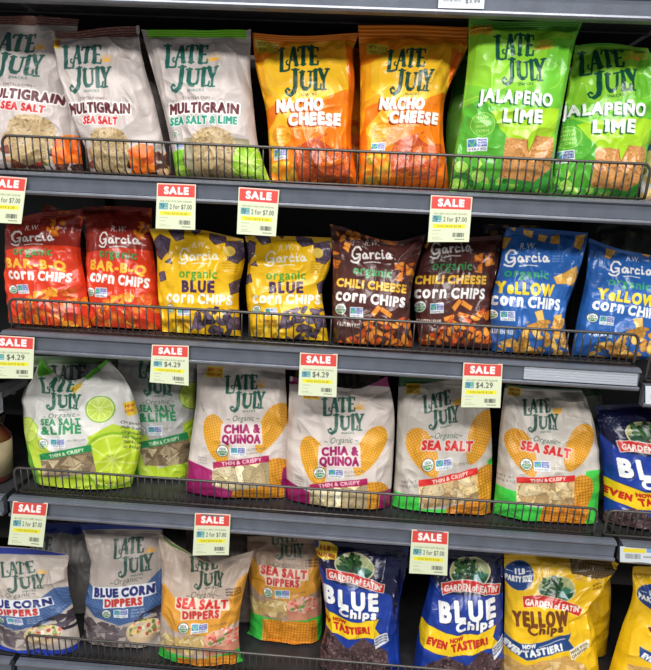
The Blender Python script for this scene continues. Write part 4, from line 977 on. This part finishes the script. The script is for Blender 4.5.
bag('chip_bag', 'plain yellow bag standing behind the folded-corner yellow bag', 4,
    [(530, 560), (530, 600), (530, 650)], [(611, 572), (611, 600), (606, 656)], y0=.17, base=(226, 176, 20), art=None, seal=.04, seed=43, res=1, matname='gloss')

# ------------------------------------------------------------------ shelving
def shelf(zb, x0, x1, label, strip=None, h=RH):
    r = empty('store_shelf', ((x0+x1)/2, 0, zb)); tag(r, label, 'shelf', None)
    a = x0-(x0+x1)/2; b = -a
    MB().box(a, .012, h-.012, b, .44, h).box(a, .05, h-.016, b, .062, h-.0122).box(a, .15, h-.016, b, .162, h-.0122).box(a, .26, h-.016, b, .272, h-.0122).build('deck', M['deck'], r, bevel=.001)
    MB().extrude([(.016, h), (.003, h), (-.0035, h-.003), (-.0035, h-.006), (.0015, h-.0085), (.0035, .006), (.0035, .0055), (.016, .0055)], a, b).build('front_rail', M['rail'], r, bevel=.0006)
    MB().extrude([(.016, .0052), (.003, .0052), (-.0035, .0046), (-.004, .001), (-.001, -.002), (.016, -.002)], a, b).build('lower_lip', M['lip'], r, bevel=.0005)
    MB().box(a, -.0042, h-.0058, b, -.0036, h-.0032).build('upper_lip', M['lip'], r)
    for s in (a+.002, b-.014):
        MB().box(s, .27, h-.034, s+.012, .43, h-.0125).build('bracket', M['post'], r)
    if strip:
        m = MB(); s0, s1 = strip[0]-(x0+x1)/2, strip[1]-(x0+x1)/2
        for i in range(5):
            z0 = .0066+i*.0042; m.box(s0, -.0016+.0002*i, z0, s1, .003, z0+.0038)
        m.build('ribbed_strip', M['strip'], r, bevel=.0003)  # pale ribbed strip over part of the rail face
    return r
shelf(ZB[0], 0, 1.066, 'uppermost shelf, only its dark front rail visible above the grey tortilla bags')
shelf(ZB[1], 0, 1.066, 'shelf holding the multigrain, nacho cheese and jalapeño lime bags')
shelf(ZB[2], 0, 1.066, 'shelf holding the corn chip bags, a pale ribbed strip at its right end', strip=(.88, 1.062))
shelf(ZB[3], 0, 1.066, 'shelf holding the lime, chia and sea salt bags')
shelf(ZB[4], 0, 1.066, 'lowest visible shelf under the dippers and navy bags')
shelf(ZB[0], -.8, -.008, 'uppermost shelf of the left-hand bay above the cut-off multigrain bag')
shelf(ZB[0], 1.076, 1.9, 'uppermost shelf of the neighbouring bay on the right')
shelf(ZB[1], 1.076, 1.9, 'second shelf of the right-hand bay, level with the tortilla bags')
shelf(ZB[2]-.026, 1.076, 1.9, 'shelf of the right-hand bay just below the blue bags')
shelf(ZB[3]-.001, 1.076, 1.9, 'shelf of the right-hand bay under the cut-off navy bag')
shelf(ZB[4], 1.076, 1.9, 'lowest shelf of the right-hand bay under the cut-off yellow bag')
shelf(ZB[2]-.113, -.8, -.012, 'shelf of the left-hand bay under the green-lidded tub')
shelf(ZB[3], -.8, -.012, 'shelf of the left-hand bay under the jar with a kraft label')
shelf(ZB[4], -.8, -.012, 'lowest shelf of the left-hand bay')
shelf(ZB[1], -.8, -.012, 'upper shelf of the left-hand bay beside the multigrain bags')

def fence(zb, x0, x1, label, h=.055, px=.0124):
    z = zb+RH; r = empty('wire_fence', (x0, .015, z)); tag(r, label, 'fence', 'wire fences along the shelf fronts')
    L = x1-x0; yt, yb = -.0105, .001
    c = .012
    pts = [(0, yb, .003), (0, yb-.004, .012)]+[(c-c*math.cos(q), yt+(.002 if q < 1 else 0), h-c+c*math.sin(q)) for q in np.linspace(0, math.pi/2, 6)]
    pts += [(L-c+c*math.sin(q), yt+(.002 if q > .5 else 0), h-c+c*math.cos(q)) for q in np.linspace(0, math.pi/2, 6)]+[(L, yb-.004, .012), (L, yb, .003)]
    MB().tube(pts, .0023, 10).build('top_rail', M['wire'], r, smooth=True)
    MB().tube([(0, yb+.0028, .0033), (L, yb+.0028, .0033)], .0018).build('bottom_rail', M['wire'], r, smooth=True)
    n = int(L/px); me = None
    pts = [(0, yt+.0012, h), (0, yt+.004, h*.6), (0, yb-.004, h*.2), (0, yb-.0005, .009), (0, yb+.006, .0048), (0, yb+.016, .0046)]
    w = MB().tube(pts, .00125, 6).build('wire', M['wire'], r, smooth=True); w.location = (L/n, 0, 0)
    for i in range(2, n):
        q = w.copy(); COL.objects.link(q); q.parent = r; q.location = (L/n*i, 0, 0)
    return r
fence(ZB[1], .012, 1.04, 'wire fence in front of the multigrain, nacho cheese and jalapeño lime bags')
fence(ZB[2], .012, 1.058, 'wire fence in front of the corn chip bags')
fence(ZB[3], .008, 1.03, 'wire fence in front of the lime, chia and sea salt bags')
fence(ZB[4], .018, 1.05, 'wire fence in front of the dippers, navy and yellow bags')
fence(ZB[1], 1.08, 1.6, 'short run of wire fence at the right edge beside the green bags')
fence(ZB[2]-.026, 1.08, 1.6, 'short run of wire fence at the right edge beside the blue bags')
fence(ZB[3]-.001, 1.048, 1.6, 'wire fence in front of the cut-off navy bag at the right edge')

# uprights and the back of the bays
for i, x in enumerate((-.02, 1.056)):
    t = MB().box(x, .441, .0, x+.03, .469, 2.0).build('upright_post', M['post'], bevel=.002)
    tag(t, ('black slotted upright post at the left end of the middle bay', 'black slotted upright post at the right end of the middle bay')[i], 'post')
wb = MB().extrude([(.47, 0), (.47, 1.60), (.464, 1.602), (.464, 1.612), (.47, 1.614), (.47, 1.66), (.464, 1.662), (.464, 1.672), (.47, 1.674), (.47, 1.72), (.47, 2.0), (.49, 2.0), (.49, 0)], -.9, 2.0).build('wall_back', M['black'])
tag(wb, kind='structure')
fl = MB().box(-2.5, -3.2, -.02, 3.5, .6, 0).build('floor', M['floor']); tag(fl, kind='structure')

# ------------------------------------------------------------------ shelf tags
def card(name, label, quad, art, base, Y=-.0045, group=None, curl=.0025, cat='price tag', px=2.4):
    q = np.array(quad, float)
    w = int(np.linalg.norm(q[1]-q[0])*px)+2; h = int(np.linalg.norm(q[3]-q[0])*px)+2
    P = [on_plane_y(p, Y) for p in q]
    u = np.linspace(0, 1, w)[None, :, None]; v = np.linspace(0, 1, h)[:, None, None]
    V = P[0]*(1-u)*(1-v)+P[1]*u*(1-v)+P[2]*u*v+P[3]*(1-u)*v
    V[..., 1] += -curl*np.sin(v[..., 0]*math.pi)*.4 - curl*v[..., 0]**3 + .0008*np.sin(u[..., 0]*3.1)
    A = Art(0, 0, 41, 46, base, k=5); art(A)
    C = lin(A.sample(np.concatenate([u*41+0*v, v*46+0*u], -1)))
    org = V[0, w//2].copy(); Bk = V.copy(); Bk[..., 1] += .0004
    VV = np.concatenate([V.reshape(-1, 3), Bk.reshape(-1, 3)])-org
    i = np.arange(h-1)[:, None]*w+np.arange(w-1)[None]; f = np.stack([i, i+w, i+w+1, i+1], -1).reshape(-1, 4)
    n = w*h
    rim = list(range(w))+[r*w+w-1 for r in range(1, h)]+[(h-1)*w+c for c in range(w-2, -1, -1)]+[r*w for r in range(h-2, 0, -1)]
    rf = [[rim[(k+1) % len(rim)], rim[k], rim[k]+n, rim[(k+1) % len(rim)]+n][::-1] for k in range(len(rim))]
    F_ = np.concatenate([f, f[:, ::-1]+n, np.array(rf)])
    CC = np.concatenate([C.reshape(-1, 3), np.broadcast_to(lin(np.array(base)/255.), (n, 3))])
    o = mesh_obj(name, VV, F_, M['card'], None, CC, loc=tuple(org)); tag(o, label, cat, group)
    return o
def saleart(price, two=True):
    def f(A):
        A.poly(rect(1.2, 1.2, 39.8, 13.2), (220, 74, 68)); A.poly(rect(0, 0, 41, .8), (240, 190, 180))
        A.text('SALE', (7.6, 10.2), (33.6, 10.2), 6.6, (252, 248, 244), bold=.6)
        A.strokes([[(0, 13.8), (41, 13.8)]], .6, (244, 226, 214))
        A.text('NON GMO CORN CHIPS ORGANIC', (4, 18.6), (37, 18.6), 1.7, (130, 140, 110), bold=.03)
        A.poly(rect(3, 19.6, 12.2, 26), (96, 160, 176)); A.poly(rect(4.6, 20.4, 8, 25), (60, 110, 150)); A.poly(rect(8.4, 20.4, 11.6, 23), (120, 180, 150)); A.strokes([[(4.4, 23), (5.6, 24.8), (7, 21)]], .5, (150, 200, 120)); A.strokes([[(8, 24.6), (11.6, 24.6)]], .5, (230, 240, 240))
        A.text(price, (13.8 if two else 14.2, 25.4), (37 if two else 32, 25.4), 4.6 if two else 5.6, (92, 98, 88), bold=.1 if two else .16)
        A.poly(rect(4, 28, 36, 32), (240, 230, 50)); A.text('YOU SAVE $1.58', (8, 31.2), (32, 31.2), 2.2, (150, 150, 60), bold=.06)
        for i, l in enumerate((8, 6, 7)): A.strokes([[(4, 34.5+i*3.4), (4+l, 34.5+i*3.4)]], .5, (170, 176, 140))
        rnd = random.Random(3); x = 24
        while x < 36:
            w = rnd.choice((.4, .6, .9)); A.poly(rect(x, 36.6, x+w, 41), (60, 62, 60)); x += w+rnd.choice((.35, .5, .7))
        A.strokes([[(27, 43.2), (36, 43.2)]], .8, (110, 120, 100)); A.strokes([[(4, 43), (15, 43)]], .5, (170, 176, 140))
    return f
CB = (222, 229, 196); G = 'sale price tags on the shelf rails'
T7 = '2 for $7.00'
for q, pr, tw, lb in (
    ([(-14, 175), (27, 178), (22, 224), (-18, 222)], T7, 1, 'red and cream sale tag, half cut off, under the leftmost multigrain bag'),
    ([(157, 183), (196, 184.5), (195.5, 230), (156, 228.5)], T7, 1, 'red and cream sale tag hanging above the left yellow bag'),
    ([(238.7, 187), (279.5, 190), (276, 236.5), (237, 234)], T7, 1, 'red and cream sale tag hanging above the right yellow bag'),
    ([(431, 195), (472.6, 197), (468.7, 242), (427.6, 242)], T7, 1, 'red and cream sale tag covering the top of a brown chili cheese bag'),
    ([(-8, 335), (34.5, 337.5), (33.5, 378.5), (-8, 378)], '$4.29', 0, 'red and cream $4.29 sale tag at the left edge below the bar-b-q bag'),
    ([(152, 344.6), (188.8, 345.8), (189, 385.5), (150, 382)], '$4.29', 0, 'red and cream $4.29 sale tag over the shaded sea salt and lime bag'),
    ([(300, 352.6), (337.6, 354), (336.5, 397), (298.4, 395)], '$4.29', 0, 'red and cream $4.29 sale tag over the sagging chia bag'),
    ([(463.5, 362.6), (502.7, 364), (500, 407.5), (460.7, 407)], '$4.29', 0, 'red and cream $4.29 sale tag beside the two organic sea salt bags'),
    ([(13, 501), (48, 503), (43.4, 546.8), (8.6, 544)], T7, 1, 'red and cream sale tag above the slumped blue corn dippers bag'),
    ([(195, 513), (230.6, 514.6), (229, 554.5), (193, 555)], T7, 1, 'red and cream sale tag above the V of the sea salt dippers bag'),
    ([(411.8, 529.5), (448.6, 532), (447, 575), (409, 572.6)], T7, 1, 'red and cream sale tag above the navy blue corn chips bags')):
    card('sale_tag', lb, q, saleart(pr, tw), CB, group=G)
def lab(yellow):
    def f(A):
        if yellow: A.poly(rect(3, 4, 24, 16), (236, 216, 60)); A.poly(rect(25, 3, 41, 14), (120, 160, 200))
        rnd = random.Random(6); x = 5
        while x < (19 if yellow else 14):
            w = rnd.choice((.4, .7)); A.poly(rect(x, 20, x+w, 34), (90, 94, 96)); x += w+rnd.choice((.5, .8))
        A.text('SUPER CHIPS', (22, 30), (38, 30), 5, (90, 96, 100), bold=.1)
    return f
def toplab(A):
    rnd = random.Random(6); x = 4
    while x < 20: w = rnd.choice((.3, .5)); A.poly(rect(x, 8, x+w, 26), (80, 90, 110)); x += w+rnd.choice((.35, .6))
    A.text('$3.99', (24, 30), (37, 30), 10, (70, 76, 90), bold=.2); A.strokes([[(4, 34), (18, 34)]], 1, (150, 156, 166))
card('shelf_label', 'white barcode label on the uppermost rail above the orange and green bags', [(439, -8), (485, -7), (484, 9), (438, 8)], toplab, (222, 226, 230), Y=-.0045, curl=0)
card('shelf_label', 'white label with a yellow patch at the right edge below the cut-off navy bag', [(620, 546.5), (664, 549), (664, 565), (620, 562)], lab(True), (214, 220, 224), Y=-.0045, curl=0)
card('shelf_label', 'white label cut off at the right edge below the blue bags', [(645.5, 386), (690, 389), (690, 408), (645.5, 404)], lab(False), (214, 220, 226), Y=-.0045, curl=0)

# ------------------------------------------------------------------ jars of the left bay
def jar(name, label, x, y, z, r, h, m, lidm, group=None, lab=None):
    t = empty(name, (x, y, z)); tag(t, label, 'jar' if name != 'dip_tub' else 'tub', group)
    if name == 'dip_tub':
        MB().lathe([(r*.78, 0), (r*.8, .002), (r, h*.8), (r, h)], (0, 0, .001)).build('tub', m, t, smooth=True)
        MB().lathe([(r*1.04, 0), (r*1.05, .004), (r*1.03, .009), (r*.95, .01), (r*.1, .0095)], (0, 0, h)).build('lid', lidm, t, smooth=True)
    else:
        MB().lathe([(r*.9, 0), (r, .004), (r, h*.8), (r*.72, h*.93), (r*.72, h)], (0, 0, .001)).build('jar_body', m, t, smooth=True)
        MB().lathe([(r*1.004+.0006, h*.12), (r*1.004+.0008, h*.72)], (0, 0, .001)).build('label', M['label'], t, smooth=True)
        MB().lathe([(r*.78, h), (r*.78, h+.016), (r*.7, h+.018), (r*.05, h+.018)], (0, 0, 0)).build('lid', lidm, t, smooth=True)
jar('dip_tub', 'green-lidded tub at the left edge, below the $4.29 tag', -.085, .075, ZB[2]-.113+RH, .052, .028, M['dark'], M['lid'])
jar('sauce_jar', 'dark red jar with a kraft paper label at the left edge of the third shelf', -.078, .07, ZB[3]+RH, .043, .11, M['glass'], M['dark'])
jar('sauce_jar', 'dark brown jar at the left edge below the kraft-labelled jar', -.13, .07, ZB[4]+RH, .04, .17, M['dark'], M['dark'])

# ------------------------------------------------------------------ light: the shop's ceiling tubes and its general brightness
def tube_light(x, y, z, sx, sy, power, tx, ty, tz):
    ld = bpy.data.lights.new('ceiling_tube', 'AREA'); ld.shape = 'RECTANGLE'; ld.size = sx; ld.size_y = sy; ld.energy = power; ld.color = (1, .985, .96)
    o = bpy.data.objects.new('ceiling_tube', ld); COL.objects.link(o); o.location = (x, y, z)
    o.rotation_euler = (Vector((tx, ty, tz))-Vector((x, y, z))).to_track_quat('-Z', 'Y').to_euler()
tube_light(.5, -1.5, 3.7, 3.4, .4, 58, .5, -.3, 1.0)
tube_light(.5, -3.2, 3.4, 3.4, .4, 128, .5, 0, 1.0)
w = bpy.data.worlds.new('store_light'); scn.world = w; w.use_nodes = True
w.node_tree.nodes['Background'].inputs[0].default_value = (.93, .96, 1, 1); w.node_tree.nodes['Background'].inputs[1].default_value = .30
scn.view_settings.view_transform = 'Standard'; scn.view_settings.look = 'None'; scn.view_settings.gamma = 1; scn.view_settings.use_curve_mapping = False
scn.view_settings.exposure = 0.0
bpy.context.view_layer.update()
